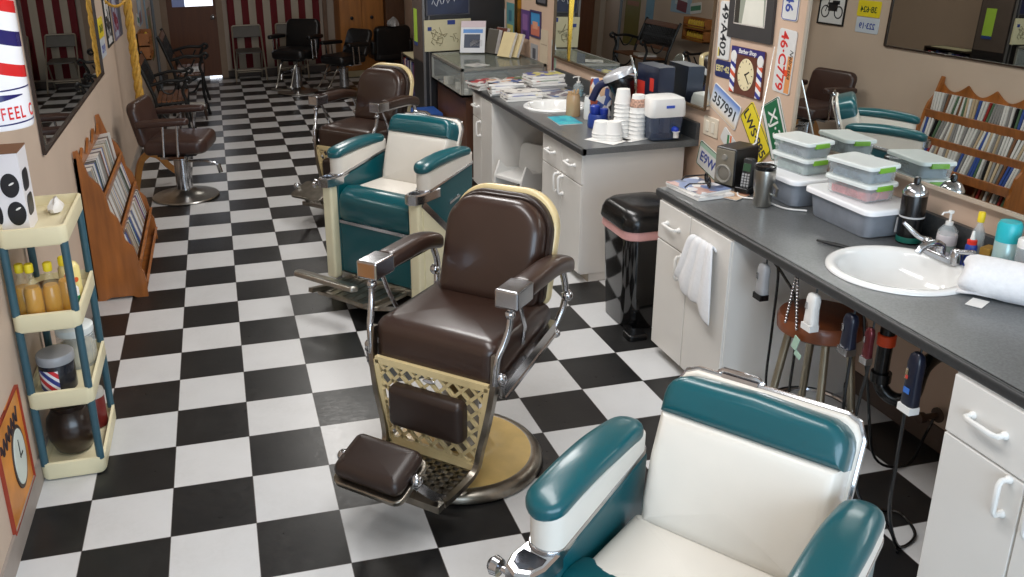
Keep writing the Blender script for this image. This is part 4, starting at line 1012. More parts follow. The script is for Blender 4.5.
wire('clipper_cord', 'black cord curling on the floor beside the corner cabinet', [(7.72, -2.36, 1.86), (7.76, -2.32, 1.2), (7.8, -2.3, .5), (7.95, -2.35, .05), (8.3, -2.2, .03), (8.4, -1.8, .03), (8.05, -1.75, .03), (7.85, -2.1, .03)], .02, black_p)
wire('clipper_cord', 'black cord looping behind the drain pipe to the wall', [(8.2, -1.0, 2.3), (8.4, -1.05, 1.2), (8.6, -1.1, .3), (9.2, -1.0, .03), (9.6, -.8, .3), (9.72, -.78, .55)], .018, black_p)
# drain pipe under the basin
t = thing('drain_pipe', 'black drain pipe with an orange collar under the near basin', 'pipe', (8.63, -.95, 0))
obj('pipe', MB().tube(spline([(0, 0, 2.36), (0, 0, 1.9), (0, 0, 1.35), (.02, -.08, 1.18), (.12, -.2, 1.12), (.22, -.3, 1.22), (.26, -.32, 1.5), (.34, -.3, 1.62), (.6, -.2, 1.66), (1.09, -.1, 1.68)], 6), .085, 14), black_p, t)
obj('slip_nut', MB().lathe([(.08, 2.2), (.125, 2.2), (.13, 2.3), (.11, 2.34), (0, 2.36)], 16), black_p, t)
obj('slip_nut', MB().lathe([(.09, 1.3), (.12, 1.3), (.12, 1.42), (.09, 1.42)], 16), black_p, t)
obj('orange_collar', MB().lathe([(.09, 1.78), (.105, 1.79), (.105, 1.92), (.09, 1.93)], 20), mat('orange_collar', (226, 78, 34), .4), t)
t = thing('wall_valve', 'small brown shut-off valve low on the wall under the basin', 'valve', (9.75, -.79, .55))
obj('valve_body', MB().frame((0, 0, 0), (0, -1, 0), (0, 0, 1), (-1, 0, 0)).lathe([(.1, 0), (.1, .02), (.04, .03), (.04, .2), (.07, .22), (.07, .3), (0, .32)], 16), mat('brown_metal', (84, 66, 54), .5, .4), t)
# pedal bin between the cabinets
t = thing('pedal_bin', 'glossy black pedal bin with a pink bag edge between the cabinets', 'bin', (7.98, 4.22, 0)); t.scale = (1.02, 1.0, 1.05)
gb = mat('gloss_black', (10, 10, 11), .08, noise=.05, coat=.5)
obj('bin_body', MB().loft([[(*p, z) for p in rrect(1.08 * k, 1.2 * k, .24, 7)] for k, z in ((.84, .04), (.86, .02), (.9, .6), (.98, 1.7), (.98, 1.72))]), gb, t)
obj('bag_edge', MB().loft([[(*p, z) for p in rrect(1.08 * k, 1.2 * k, .24, 7)] for k, z in ((1.0, 1.58), (1.03, 1.6), (1.02, 1.76), (1.0, 1.77))]), mat('pink_bag', (214, 160, 156), .4), t)
ld = MB().loft([[(*p, z) for p in rrect(1.08 * k, 1.2 * k, .26, 8)] for k, z in ((1.06, 1.74), (1.08, 1.77), (1.05, 1.9), (.98, 2.0), (.9, 2.04), (.86, 2.06), (.55, 2.09), (.05, 2.1))])
obj('bin_lid', ld, black_p, t)
obj('pedal', MB().at((-.42, -.78, .0)).slab(rrect(.34, .3, .06, 4), .1, .03).box(-.05, .05, .1, .35, .03, .08), black_p, t)
# child's white step seat under the far worktop
t = thing('step_chair', 'small white plastic child seat in the knee space of the far worktop', 'chair', (8.05, 10.85, 0), D(205))
obj('seat', MB().slab(rrect(.95, .95, .12, 5), .09, .04).at((0, 0, 0)), white_p, t, (0, 0, .85))
obj('backrest', MB().frame((-.42, 0, .9), (0, 1, 0), (-.12, 0, .99), (.99, 0, .12)).slab(rrect(.95, .7, (.02, .02, .2, .2), 6, (0, .35)), .08, .03), white_p, t)
for s in (-1, 1): obj('side_panel', MB().frame((0, 0, 0), (1, 0, 0), (0, 0, 1), (0, -1, 0)).prism([(-.5, .0), (-.36, .0), (-.26, .6), (.3, .6), (.4, 0), (.52, 0), (.46, .9), (.30, 1.25), (.1, 1.05), (-.44, .95)], -s * .46 - .03, -s * .46 + .03), white_p, t, smooth=0)

# ------------------------------------------------------------------ left wall: plastic cart and what stands on it
t = thing('shelf_cart', 'cream plastic four-shelf cart with dark teal posts', 'shelf cart', (-1.275, 2.32, 0))
w_, l_ = .80, 1.5
for z in (0.02, 1.05, 2.12, 3.22):
    tr = MB(); a = rrect(w_, l_, .1, 5); b_ = rrect(w_ - .07, l_ - .07, .07, 5)
    tr.loft([[(*p, z) for p in inset(a, .02)], [(*p, z + .03) for p in a], [(*p, z + .23) for p in a], [(*p, z + .24) for p in b_], [(*p, z + .10) for p in b_]])
    obj('tray', tr, cream_pl, t)
for sx in (-1, 1):
    for sy in (-1, 1):
        p = MB()
        for z0, z1 in ((.22, 1.07), (1.27, 2.14), (2.34, 3.24)): p.tube([(sx * .345, sy * .69, z0), (sx * .345, sy * .69, z1)], .05, 10)
        obj('post', p, tealpost, t)
# spotted box on the top tray
t = thing('product_carton', 'tall white carton with black oval shaver pictures on the top tray', 'box', (-1.50, 2.12, 3.325))
obj('carton', MB().box(-.18, .17, -.26, .24, 0, 1.0), mat('white_carton', (226, 224, 228), .45, noise=.03), t, smooth=0)
obj('brown_edge', MB().box(-.182, .172, -.262, .242, .985, 1.004), mat('brown_card', (120, 84, 60), .8), t, smooth=0)
ov = MB()
for x, z, a, b_ in ((.03, .60, .105, .15), (.055, .25, .105, .15), (-.14, .25, .035, .12)):
    ov.frame((x, -.262, z), (1, 0, 0), (0, 0, 1), (0, -1, 0)).slab(ellipse(a, b_, 26), .006, .002)
for y, z in ((-.06, .62), (-.02, .3)): ov.frame((.172, y, z), (0, 1, 0), (0, 0, 1), (1, 0, 0)).slab(rrect(.3, .26, .08, 4), .006, .002)
obj('printed_oval', ov, mat('navy_black_print', (14, 18, 26), .35), t)
gl_ = MB()
for x, z in ((.05, .62), (.08, .31)): gl_.frame((x, -.269, z), (1, 0, .5), (-.5, 0, 1), (0, -1, 0)).slab(ellipse(.035, .012, 12), .004, .001)
obj('printed_glint', gl_, white_paper, t)
# crumpled tissue on the top tray
cr = MB(); rr = random.Random(4)
cr.loft([[(.10 * k * cos(a) * rr.uniform(.7, 1.2), .2 * k * sin(a) * rr.uniform(.7, 1.2), z * rr.uniform(.8, 1.2)) for a in [2 * pi * i / 16 for i in range(16)]] for k, z in ((1, .02), (.95, .07), (.6, .13), (.2, .17))])
tag(obj('paper_tissue', cr, white_paper, None, (-1.16, 2.72, 3.326)), 'crumpled white tissue on the top tray of the cart', 'tissue')
yl = mat('yellow_tonic', (198, 138, 0), .12, alpha=.95, noise=.1)
def tonic(x, y, lb, h=.62):
    t = thing('tonic_bottle', lb, 'bottle', (x, y, 2.225), 0, 'yellow tonic bottles on the cart')
    obj('bottle', MB().lathe([(0, 0), (.105, 0), (.115, .02), (.115, h * .58), (.09, h * .7), (.045, h * .84), (.04, h)], 24), mat('bottle_glass', (240, 226, 180), .04, alpha=.14), t)
    obj('liquid', MB().lathe([(0, .012), (.106, .012), (.106, h * .56), (.08, h * .66), (0, h * .66)], 24), yl, t)
    obj('cap', MB().lathe([(.05, h - .02), (.055, h), (.055, h + .075), (.045, h + .09), (0, h + .09)], 18), flat((232, 208, 40)), t)
for i, (x, y) in enumerate([(-1.56, 1.92), (-1.42, 1.80), (-1.22, 1.88), (-1.05, 1.95)]):
    tonic(x, y, ['yellow tonic bottle on the cart nearest the wall', 'yellow tonic bottle on the cart, second from the wall', 'yellow tonic bottle on the cart, third from the wall', 'yellow tonic bottle on the cart hidden behind the front post'][i], .6 + .03 * (i % 2))
tag(obj('wooden_bowl', MB().lathe([(0, 0), (.1, 0), (.16, .06), (.2, .18), (.19, .2), (.15, .08), (0, .04)], 28), mat('brown_bowl', (84, 56, 34), .4, noise=.15), None, (-1.35, 2.42, 2.226)), 'small brown bowl behind the yellow tonic bottles', 'bowl')
t = thing('lotion_bottle', 'pale yellow lotion bottle with orange dots on the cart', 'bottle', (-1.07, 2.37, 2.226))
obj('bottle', MB().lathe([(0, 0), (.13, 0), (.135, .03), (.135, .42), (.1, .48), (.05, .5), (.04, .8), (0, .82)], 26), mat('pale_yellow_bottle', (232, 214, 140), .35), t)
dt = MB()
for z, a in ((.15, -70), (.28, -50), (.35, -95), (.2, -110)): dt.frame((.136 * cos(D(a)), .136 * sin(D(a)), z), (-sin(D(a)), cos(D(a)), 0), (0, 0, 1), (cos(D(a)), sin(D(a)), 0)).slab(ellipse(.035, .035, 14), .004, .001)
obj('dots', dt, flat((226, 96, 40)), t)
t = thing('green_label_tube', 'small white tube with green and red label at the cart edge', 'tube', (-1.0, 2.12, 2.226))
obj('tube', MB().lathe([(0, 0), (.06, 0), (.06, .22), (.03, .26), (0, .26)], 18), white_p, t); obj('label', MB().lathe([(.061, .04), (.063, .045), (.063, .12), (.061, .125)], 18), flat((40, 140, 90)), t)
# jars on the third tray
t = thing('comb_jar', 'dark clear jar with a barber-striped label and grey lid on the cart', 'jar', (-1.34, 1.98, 1.156))
obj('jar', MB().lathe([(0, 0), (.22, 0), (.225, .02), (.225, .4), (.22, .42), (0, .42)], 32), mat('dark_jar', (36, 38, 46), .12, alpha=.9), t)
obj('jar_lid', MB().lathe([(.23, .38), (.235, .4), (.235, .48), (.22, .50), (0, .505)], 32), mat('grey_lid', (150, 152, 156), .35), t)
lb = stripes('barber_label', [(.3, (196, 40, 50)), (.2, (226, 226, 230)), (.3, (50, 60, 130)), (.2, (226, 226, 230))], 'Z', .075, .4, .9, 'X')
mb = MB(); rings = [[(.228 * cos(D(a)), .228 * sin(D(a)), z) for a in range(-150, -70, 8)] for z in (.03, .32)]
mb.loft(rings, close=False, cap0=False, cap1=False)
obj('striped_label', mb, lb, t)
t = thing('cotton_jar', 'clear jar with a white lid at the back of the third cart tray', 'jar', (-1.18, 2.64, 1.156))
obj('jar', MB().lathe([(0, 0), (.24, 0), (.25, .03), (.25, .44), (.2, .48), (0, .48)], 30), clear_pl, t)
obj('jar_lid', MB().lathe([(.24, .46), (.25, .48), (.25, .56), (.22, .58), (0, .585)], 30), frost_pl, t)
obj('contents', MB().lathe([(0, .03), (.22, .03), (.22, .3), (0, .34)], 20), mat('beige_contents', (190, 180, 150), .7, noise=.3, nscale=20), t)
t = thing('red_tin', 'red and dark round tin at the back of the lowest cart tray', 'tin', (-1.10, 2.70, .136))
obj('tin', MB().lathe([(0, 0), (.15, 0), (.155, .02), (.155, .5), (.14, .52), (0, .52)], 28), mat('red_tin', (110, 34, 30), .35), t); obj('tin_lid', MB().lathe([(.158, .46), (.16, .5), (.15, .55), (0, .56)], 28), flat((180, 176, 168)), t)
# brown crock
tag(obj('crock', MB().lathe([(0, 0), (.2, 0), (.24, .03), (.31, .2), (.33, .36), (.31, .48), (.25, .58), (.22, .62), (.27, .70), (.29, .72), (.27, .73), (.2, .66), (0, .6)], 40), mat('dark_brown_glaze', (44, 32, 26), .28, noise=.25, nscale=4, coat=.2), None, (-1.32, 2.16, .136)), 'dark brown round crock on the lowest tray of the cart', 'pot')

# striped barber pole sign (round drum on a bracket)
bx_, by_, r_ = -1.25, 1.02, .34
t = thing('barber_pole_sign', 'red white and blue barber pole sign on the left wall', 'sign', (bx_, by_, 0), D(14))
zb = 4.80
pole_m = stripes('pole_stripes', [(.19, (206, 30, 34)), (.29, (238, 238, 242)), (.23, (28, 26, 96)), (.29, (238, 238, 242))], 'Z', .66 * S, .25, .30, 'X', offset=(-5.41) * S, coat=.4)
obj('striped_drum', MB().lathe([(r_, zb + .43), (r_, 7.4)], 44), pole_m, t, smooth=60)
obj('white_drum', MB().lathe([(0, zb - .02), (r_ * .6, zb - .02), (r_ * .97, zb), (r_, zb + .03), (r_, zb + .43)], 44), mat('gloss_white', (238, 238, 242), .25, coat=.4), t, smooth=60)
obj('end_cap', MB().lathe([(0, 7.4), (r_ * 1.06, 7.4), (r_ * 1.06, 7.5), (r_ * .7, 7.7), (0, 7.8)], 36), chrome, t)
obj('wall_bracket', MB().box(-.46, -.1, -.05, .05, zb - .09, zb - .02), nickel, t, smooth=0)
nv = mat('navy_print', (28, 26, 96), .3)
def arc(a0, a1, z0a, z1a, z0b, z1b):
    mb = MB(); n = 16; R = [[], []]
    for k in range(n + 1):
        a = D(a0 + (a1 - a0) * k / n); u = k / n
        R[0].append((( r_ + .003) * cos(a), (r_ + .003) * sin(a), z0a + (z0b - z0a) * u)); R[1].append(((r_ + .003) * cos(a), (r_ + .003) * sin(a), z1a + (z1b - z1a) * u))
    return mb.loft(R, close=False, cap0=False, cap1=False)
for a in ((-140, -10, zb + .40, zb + .415, zb + .42, zb + .435), (-112, -42, zb + .28, zb + .385, zb + .35, zb + .36), (-112, -10, zb + .05, zb + .065, zb + .07, zb + .085)): obj('navy_line', arc(*a), nv, t, smooth=60)
redp = mat('red_print', (206, 36, 40), .35)
for ch, a in zip('FEELC', (-84, -72, -60, -48, -24)):
    A = D(a); text(ch, .185, redp, t, ((r_ + .002) * cos(A), (r_ + .002) * sin(A), zb + .17), (-sin(A), cos(A), .04), (0, 0, 1), ext=.002, bold=.002, sx=.62)
# orange tin sign low on the wall
t = thing('tin_sign', 'orange tin sign with an oval clock face low on the left wall', 'sign', (XL, .65, .98))
obj('panel', MB().box(0, .02, -.60, .60, -.66, .62), mat('orange_tin', (204, 130, 48), .4, noise=.25, nscale=6), t, smooth=0)
obj('border', MB().tube([(.02, -.6, -.66), (.02, .6, -.66), (.02, .6, .62), (.02, -.6, .62)], 0, rect=(.05, .02), closed=True), mat('rust_red', (150, 56, 36), .45), t, smooth=0)
fr = lambda mb, y, z: mb.frame((.02, y, z), (0, 1, 0), (0, 0, 1), (1, 0, 0))
obj('oval_ring', fr(MB(), .16, -.1).slab(ellipse(.30, .40, 32), .012, .004), flat((60, 44, 36)), t)
obj('oval_face', fr(MB(), .16, -.1).slab(ellipse(.26, .35, 32), .018, .003), flat((206, 214, 206)), t)
obj('hand', fr(MB(), .16, -.1).box(-.01, .01, -.02, .22, .018, .023).box(-.02, .12, -.01, .01, .018, .023), black_m, t, smooth=0)
obj('script', MB().tube([(.026, -.5 + k * .03, .32 + .09 * sin(k * 1.35) + k * .002) for k in range(30)], .012, 5), flat((44, 34, 40)), t)

# ------------------------------------------------------------------ wooden disc rack
ry0, ry1 = 7.75, 11.4
t = thing('disc_rack', 'varnished pine tiered rack full of disc cases against the left wall', 'rack', (XL, ry0, 0))
P = [(.02, 0), (.02, 2.98), (.10, 3.0), (.2, 2.64), (.24, 2.5), (.40, 2.3), (.47, 2.1), (.50, 1.95), (.52, 1.78), (.64, 1.62), (.68, 1.45), (.70, 1.3), (.72, 1.18), (.86, 1.02), (.90, .8), (.92, .62), (.98, .5), (1.0, .3), (1.0, 0), (.8, 0), (.7, .05), (.3, .05), (.2, 0)]
for y in (0, ry1 - ry0 - .07):
    sd = MB().frame((0, y, 0), (1, 0, 0), (0, 0, 1), (0, -1, 0)); sd.prism(P, -.07, 0)
    obj('side_panel', sd, pine, t, smooth=0)
bk = MB().frame((.02, 0, 0), (0, 1, 0), (0, 0, 1), (1, 0, 0)); Wd = ry1 - ry0
top = [(Wd - Wd * k / 40, 2.62 + .24 * (1 - abs(sin(k / 40 * pi * 4)))) for k in range(41)]
bk.prism([(0, .05), (Wd, .05)] + top, 0, .05)
obj('back_panel', bk, pine, t, smooth=0)
tiers = [(1.86, .06, .38, 'top'), (1.18, .10, .60, 'second'), (.52, .14, .86, 'third'), (.04, .3, .92, 'bottom')]
for z, xb, xf, nm in tiers:
    obj('shelf', MB().box(xb, xf, .07, Wd - .07, z, z + .05), pine, t, smooth=0)
    obj('rail', MB().at((xf, 0, z), (0, D(14), 0)).box(0, .05, .05, Wd - .05, .02, .26), pine, t, smooth=0)
cc = [('white', (214, 212, 208)), ('grey', (140, 138, 136)), ('black', (26, 26, 28)), ('blue', (60, 84, 150)), ('brown', (120, 84, 60)), ('red', (150, 50, 46)), ('tan', (190, 170, 140)), ('green', (84, 110, 84))]
rr = random.Random(11)
case_me = {}
for nm_, c_ in cc:
    mb = MB(); mb.box(-.27, .0, -.028, .028, 0, .58); mb.mi = 1; mb.box(.0, .006, -.028, .028, 0, .58).box(-.27, 0, -.032, -.028, .0, .58)
    case_me[nm_] = mb.mesh('disc_case', [white_p if nm_ in ('white', 'grey', 'tan') else flat((120, 120, 122)), flat(c_, .3)], 0)
for z, xb, xf, nm in tiers[:3]:
    n = 40
    for k in range(n):
        nm_, c_ = rr.choices(cc, [9, 7, 2, 2, 1, 1, 3, 1])[0]
        y = ry0 + .13 + k * (Wd - .26) / (n - 1)
        o = link('disc_case', case_me[nm_], None, (XL + xf - .03, y, z + .15), (.09 * sin(k * .45) + rr.uniform(-.015, .015), D(-14) if nm != 'top' else D(-8), .12 * sin(k * .6 + z)))
        tag(o, '%s disc case standing in the %s tier of the pine rack' % (nm_, nm), 'disc case', 'disc cases in the pine rack')
for k in range(9):
    nm_, c_ = rr.choice(cc); y = ry0 + .3 + k * .11
    tag(link('disc_case', case_me[nm_], None, (XL + .80, y, .16), (0, D(-14), 0)), '%s disc case in the bottom tier of the pine rack' % nm_, 'disc case', 'disc cases in the pine rack')
# ------------------------------------------------------------------ things hung on the right wall
def onwall(y, z, th, side=1, d=0.0):
    """origin and axes for something flat on a side wall; th turns it in its own plane (degrees)"""
    a = D(th)
    if side > 0: r, w = V((0, -1, 0)), V((-1, 0, 0))
    else: r, w = V((0, 1, 0)), V((1, 0, 0))
    u = r * cos(a) + V((0, 0, 1)) * sin(a); v = V((0, 0, 1)) * cos(a) - r * sin(a)
    x = XR if side > 0 else XL
    if side > 0: y, z = -9.22 + (y + 9.22) * 1.01157, 6.705 + (z - 6.705) * 1.01157
    return V((x, y, z)) + w * d, u, v, w
def plate(label, y, z, th, w, h, base, txt, tc, size, side=1, rim=None, d=.004, sx=1.0, extra=None, tx=0.0, ty=-.03, group='licence plates on the walls'):
    o, u, v, n = onwall(y, z, th, side, d)
    t = thing('licence_plate', label, 'licence plate', (0, 0, 0), 0, group)
    t.matrix_basis = Matrix(((u.x, v.x, n.x, o.x * S), (u.y, v.y, n.y, o.y * S), (u.z, v.z, n.z, o.z * S), (0, 0, 0, 1)))
    obj('plate', MB().slab(rrect(w, h, .05, 4), .014, .004), base, t)
    if rim: obj('rim', MB().tube([(p[0], p[1], .012) for p in rrect(w - .03, h - .03, .05, 4)], .009, 5, closed=True), rim, t)
    if extra: extra(t, w, h)
    if txt: text(txt, size, tc, t, (tx, ty, .016), (1, 0, 0), (0, 1, 0), ext=.002, bold=.0045, sx=sx)
    return t
pw = mat('plate_white', (214, 214, 212), .4, noise=.06); navy = mat('navy_letters', (24, 30, 70), .4); dark = mat('dark_letters', (40, 42, 46), .4)
def strip(c, y0, y1, x0=None, x1=None, z=.0145):
    def f(t, w, h): obj('band', MB().box((-w / 2 + .03) if x0 is None else x0, (w / 2 - .03) if x1 is None else x1, y0, y1, z - .006, z), flat(c), t, smooth=0)
    return f
plate('white licence plate hung upright reading 49-A402', 5.04, 4.86, -90, 1.0, .40, pw, '49·A402', dark, .27, extra=strip((206, 190, 110), -.17, -.12, .3, .46), sx=.98)
plate('white and orange licence plate hung upright reading 46-C779', 3.25, 4.56, -93, 1.0, .46, pw, '46·C779', mat('red_letters', (206, 50, 44), .4), .27, extra=lambda t, w, h: (strip((222, 150, 90), .08, .21, -.1, .48)(t, w, h), strip((226, 80, 40), .04, .12, .12, .22, .0165)(t, w, h), text('Nebraska', .12, dark, t, (.02, .16, .018), (1, 0, 0), (0, 1, 0), ext=.001, shear=.3)), tx=.0, ty=-.07)
plate('white licence plate with blue numbers at the top by the near mirror', 3.24, 5.68, -91, 1.0, .42, pw, '2·1946', mat('blue_letters', (50, 70, 150), .4), .27, rim=mat('blue_rim', (70, 84, 150), .4))
def sky(t, w, h): strip((70, 130, 200), .04, h / 2 - .02)(t, w, h); strip((214, 180, 130), -h / 2 + .02, -.16)(t, w, h); text('Idaho', .1, flat((200, 60, 60)), t, (-.05, .16, .017), (1, 0, 0), (0, 1, 0), ext=.001)
def sky2(t, w, h):
    m_ = bpy.data.materials.new('plate_sky'); m_.use_nodes = True; nt = m_.node_tree; b = nt.nodes['Principled BSDF']
    tc = nt.nodes.new('ShaderNodeTexCoord'); sp = nt.nodes.new('ShaderNodeSeparateXYZ'); nt.links.new(tc.outputs['Object'], sp.inputs[0])
    mr = nt.nodes.new('ShaderNodeMapRange'); mr.inputs[1].default_value = -h / 2 * S; mr.inputs[2].default_value = h / 2 * S; nt.links.new(sp.outputs['Y'], mr.inputs[0])
    r = nt.nodes.new('ShaderNodeValToRGB'); e = r.color_ramp.elements; e[0].position = 0; e[0].color = rgb(214, 184, 140); e[1].position = 1; e[1].color = rgb(30, 100, 190)
    k = e.new(.3); k.color = rgb(220, 220, 220); k = e.new(.6); k.color = rgb(206, 216, 226); nt.links.new(mr.outputs[0], r.inputs['Fac']); nt.links.new(r.outputs['Color'], b.inputs['Base Color'])
    obj('sky_print', MB().slab(rrect(w - .03, h - .03, .045, 4), .0155, .003), m_, t)
plate('blue and white licence plate tilted down, reading 357991', 4.83, 3.57, -19, .96, .47, pw, '357991', dark, .27, extra=sky2, sx=1.05, ty=-.02)
plate('yellow licence plate tilted steeply behind the radio, reading LWS-885', 3.84, 3.30, -47, .98, .46, mat('plate_yellow', (226, 206, 40), .4, noise=.05), 'LWS·885', dark, .25, rim=mat('dark_rim', (70, 66, 30), .4))
def hills(t, w, h):
    pts = [(-w / 2 + .03, .0), (-.36, .12), (-.28, .05), (-.15, .2), (.0, .1), (.1, .19), (.25, .08), (.36, .16), (w / 2 - .03, .03), (w / 2 - .03, -.12), (-w / 2 + .03, -.12)]
    obj('green_field', MB().box(-w / 2 + .03, w / 2 - .03, -h / 2 + .09, h / 2 - .07, .009, .0145), mat('plate_green', (16, 100, 62), .4), t, smooth=0)
plate('green and white licence plate leaning over the clip boxes, reading XJ-3', 3.30, 3.48, -61, .95, .54, pw, 'XJ·37', mat('white_letters', (230, 230, 226), .4), .29, extra=hills, rim=mat('green_rim', (16, 90, 58), .4), ty=.0)
plate('white licence plate low behind the radio, reading E9W', 5.14, 2.47, -14, .95, .5, pw, 'E9W 2', mat('blue_letters', (50, 70, 150), .4), .27, rim=mat('green_rim', (16, 90, 58), .4), extra=strip((160, 190, 170), .14, .22))
plate('small navy licence plate with cream letters under plate 49-A402', 5.0, 4.20, 0, .5, .30, mat('plate_navy', (34, 40, 92), .4), 'EBT·42', mat('cream_letters', (206, 196, 140), .4), .15, ty=0)
plate('small white plate with green and orange stripes behind the radio', 4.62, 2.99, -30, .5, .28, pw, '', dark, .1, extra=lambda t, w, h: (obj('green_stripe', MB().at((0, 0, 0), (0, 0, .5)).box(-.04, .02, -.11, .11, .008, .0155), flat((40, 120, 70)), t, smooth=0), obj('orange_stripe', MB().at((0, 0, 0), (0, 0, .5)).box(.05, .10, -.11, .11, .008, .0155), flat((220, 110, 60)), t, smooth=0)))
# light switch
def flatthing(name, label, cat, y, z, w, h, side=1, d=.003, th=0, group=None):
    o, u, v, n = onwall(y, z, th, side, d)
    t = thing(name, label, cat, (0, 0, 0), 0, group)
    t.matrix_basis = Matrix(((u.x, v.x, n.x, o.x * S), (u.y, v.y, n.y, o.y * S), (u.z, v.z, n.z, o.z * S), (0, 0, 0, 1)))
    return t
t = flatthing('light_switch', 'ivory double switch plate on the wall between the mirrors', 'switch', 5.24, 3.12, .5, .34)
obj('cover_plate', MB().slab(rrect(.5, .36, .03, 4), .02, .012), mat('ivory', (222, 210, 190), .4), t)
for x in (-.1, .1): obj('rocker', MB().at((x, 0, .015)).slab(rrect(.1, .2, .01, 2), .02, .006), mat('ivory_light', (228, 220, 204), .35), t)
# barber clock sign
t = flatthing('barber_clock', 'barber shop clock sign with striped poles at both sides', 'clock', 4.24, 4.25, .98, .8)
obj('board', MB().slab(rrect(.98, .80, .03, 3), .035, .006), mat('clock_brown', (96, 52, 36), .5, noise=.08), t)
obj('title_band', MB().box(-.49, .49, .28, .40, .03, .04), mat('clock_navy', (50, 44, 110), .45), t, smooth=0)
text('Barber Shop', .105, white_paper, t, (0, .335, .042), (1, 0, 0), (0, 1, 0), ext=.001, bold=.002, shear=.15)
ps = stripes('clock_pole', [(.25, (214, 90, 60)), (.25, (236, 236, 236)), (.25, (50, 56, 140)), (.25, (236, 236, 236))], 'Y', .32 * S, .4, .55, 'X')
for s in (-1, 1):
    p = obj('pole', MB().box(s * .40 - .07, s * .40 + .07, -.38, .16, .03, .045), ps, t, smooth=0)
    obj('globe', MB().at((s * .40, .23, .03)).slab(ellipse(.085, .10, 24), .02, .008), flat((226, 224, 220)), p)
obj('dial', MB().at((0, -.04, .032)).slab(ellipse(.235, .27, 40), .014, .004), mat('cream_dial', (230, 216, 176), .45), t)
tk = MB()
for k in range(12):
    a = D(30 * k); tk.at((.2 * sin(a), -.04 + .23 * cos(a), .046), (0, 0, -a)).box(-.006, .006, -.02, .015, 0, .002)
obj('tick_marks', tk, black_m, t, smooth=0)
obj('hour_hand', MB().at((0, -.04, .048), (0, 0, -D(62))).box(-.012, .012, -.02, .13, 0, .003), black_m, t, smooth=0)
obj('minute_hand', MB().at((0, -.04, .05), (0, 0, -D(138))).box(-.009, .009, -.02, .19, 0, .003), black_m, t, smooth=0)
# dark framed photograph
t = flatthing('framed_picture', 'large dark framed picture of a pale gown above the barber clock', 'picture', 4.26, 5.5, 1.3, 1.6)
obj('frame', MB().box(-.65, .65, -.73, .85, 0, .05), mat('charcoal_mat', (58, 56, 56), .5, noise=.08), t, smooth=0)
obj('inner_edge', MB().box(-.46, .45, -.49, .65, .045, .056), flat((206, 198, 190)), t, smooth=0)
obj('photo', MB().box(-.44, .43, -.47, .63, .05, .060), flat((150, 154, 140)), t, smooth=0)
obj('dark_curtain', MB().box(-.44, -.3, -.47, .63, .055, .062), flat((52, 48, 42)), t, smooth=0)
obj('pale_gown', MB().at((.06, 0, .058)).prism([(-.26, -.47), (.36, -.47), (.33, -.1), (.26, .25), (.12, .5), (-.02, .5), (-.14, .2), (-.2, -.1)], 0, .006), flat((222, 220, 208)), t, smooth=0)
# posters and pictures farther along the right wall
def poster(label, y0, y1, z0, z1, bg, motif=None, name='poster', fr=None, side=1, group='posters along the walls', th=0):
    t = flatthing(name, label, 'picture', (y0 + y1) / 2, (z0 + z1) / 2, abs(y1 - y0), z1 - z0, side, .004, th, group)
    w, h = abs(y1 - y0), z1 - z0
    if fr:
        obj('frame', MB().tube([(p[0], p[1], .02) for p in ((-w / 2, -h / 2), (w / 2, -h / 2), (w / 2, h / 2), (-w / 2, h / 2))], 0, rect=(.07, .04), closed=True), flat(fr), t, smooth=0)
    obj('sheet', MB().box(-w / 2, w / 2, -h / 2, h / 2, 0, .012), flat(bg, .6), t, smooth=0)
    if motif: motif(t, w, h)
    return t
def patches(*ps):
    def f(t, w, h):
        for k, (x0, x1, y0, y1, c_) in enumerate(ps): obj('printed_patch', MB().box(x0 * w, x1 * w, y0 * h, y1 * h, .010, .0135 + .0006 * k), flat(c_, .6), t, smooth=0)
    return f
poster('dark purple poster high on the wall beyond the display case', 19.3, 20.4, 3.74, 4.7, (56, 34, 66), patches((-.3, .3, -.1, .3, (110, 80, 120))))
poster('small grey photograph beside the dark purple poster', 18.35, 18.95, 3.52, 3.92, (150, 150, 156), patches((-.2, .25, -.3, .2, (90, 90, 100))))
poster('pale photograph at the top of the wall above the display case', 18.3, 19.0, 4.15, 4.75, (170, 166, 170), patches((-.3, .2, -.4, .1, (90, 90, 110))))
poster('white matted photograph with dark centre above the display case', 17.38, 18.1, 3.46, 4.28, (216, 212, 206), patches((-.3, .3, -.34, .34, (70, 76, 84)), (-.15, .2, -.3, .1, (130, 130, 120))))
poster('turquoise and yellow poster above the display case', 16.54, 17.24, 3.44, 4.5, (96, 150, 156), patches((-.4, .4, -.45, -.1, (196, 190, 110)), (-.2, .2, .0, .3, (60, 110, 130))))
poster('purple poster beside the brass strip', 15.18, 15.9, 3.6, 4.4, (86, 58, 120), patches((-.3, .3, -.2, .35, (130, 90, 150)), (-.2, .1, -.4, -.25, (60, 40, 80))))
poster('blue framed picture with orange roofs beside the far mirror', 14.24, 15.06, 3.74, 4.42, (60, 140, 196), patches((-.5, .5, -.5, -.05, (196, 110, 90)), (-.3, .2, -.2, .1, (216, 150, 120))), fr=(60, 50, 90))
poster('small grey portrait under the blue framed picture', 14.48, 15.04, 3.08, 3.53, (160, 160, 164), patches((-.2, .25, -.4, .25, (80, 80, 88))))
poster('pale paper strip pinned beside the far mirror', 13.68, 14.28, 3.08, 4.0, (206, 190, 166), patches((-.4, .4, .05, .08, (170, 150, 130))))
poster('small dark frame at the top beside the far mirror', 13.82, 14.58, 4.65, 5.2, (90, 90, 96), fr=(24, 22, 22))
poster('white card with a maroon picture leaning at the far mirror corner', 13.05, 13.4, 2.78, 3.8, (190, 200, 196), patches((-.4, .1, -.4, .35, (96, 46, 50)), (.2, .4, -.2, .4, (110, 150, 110))))
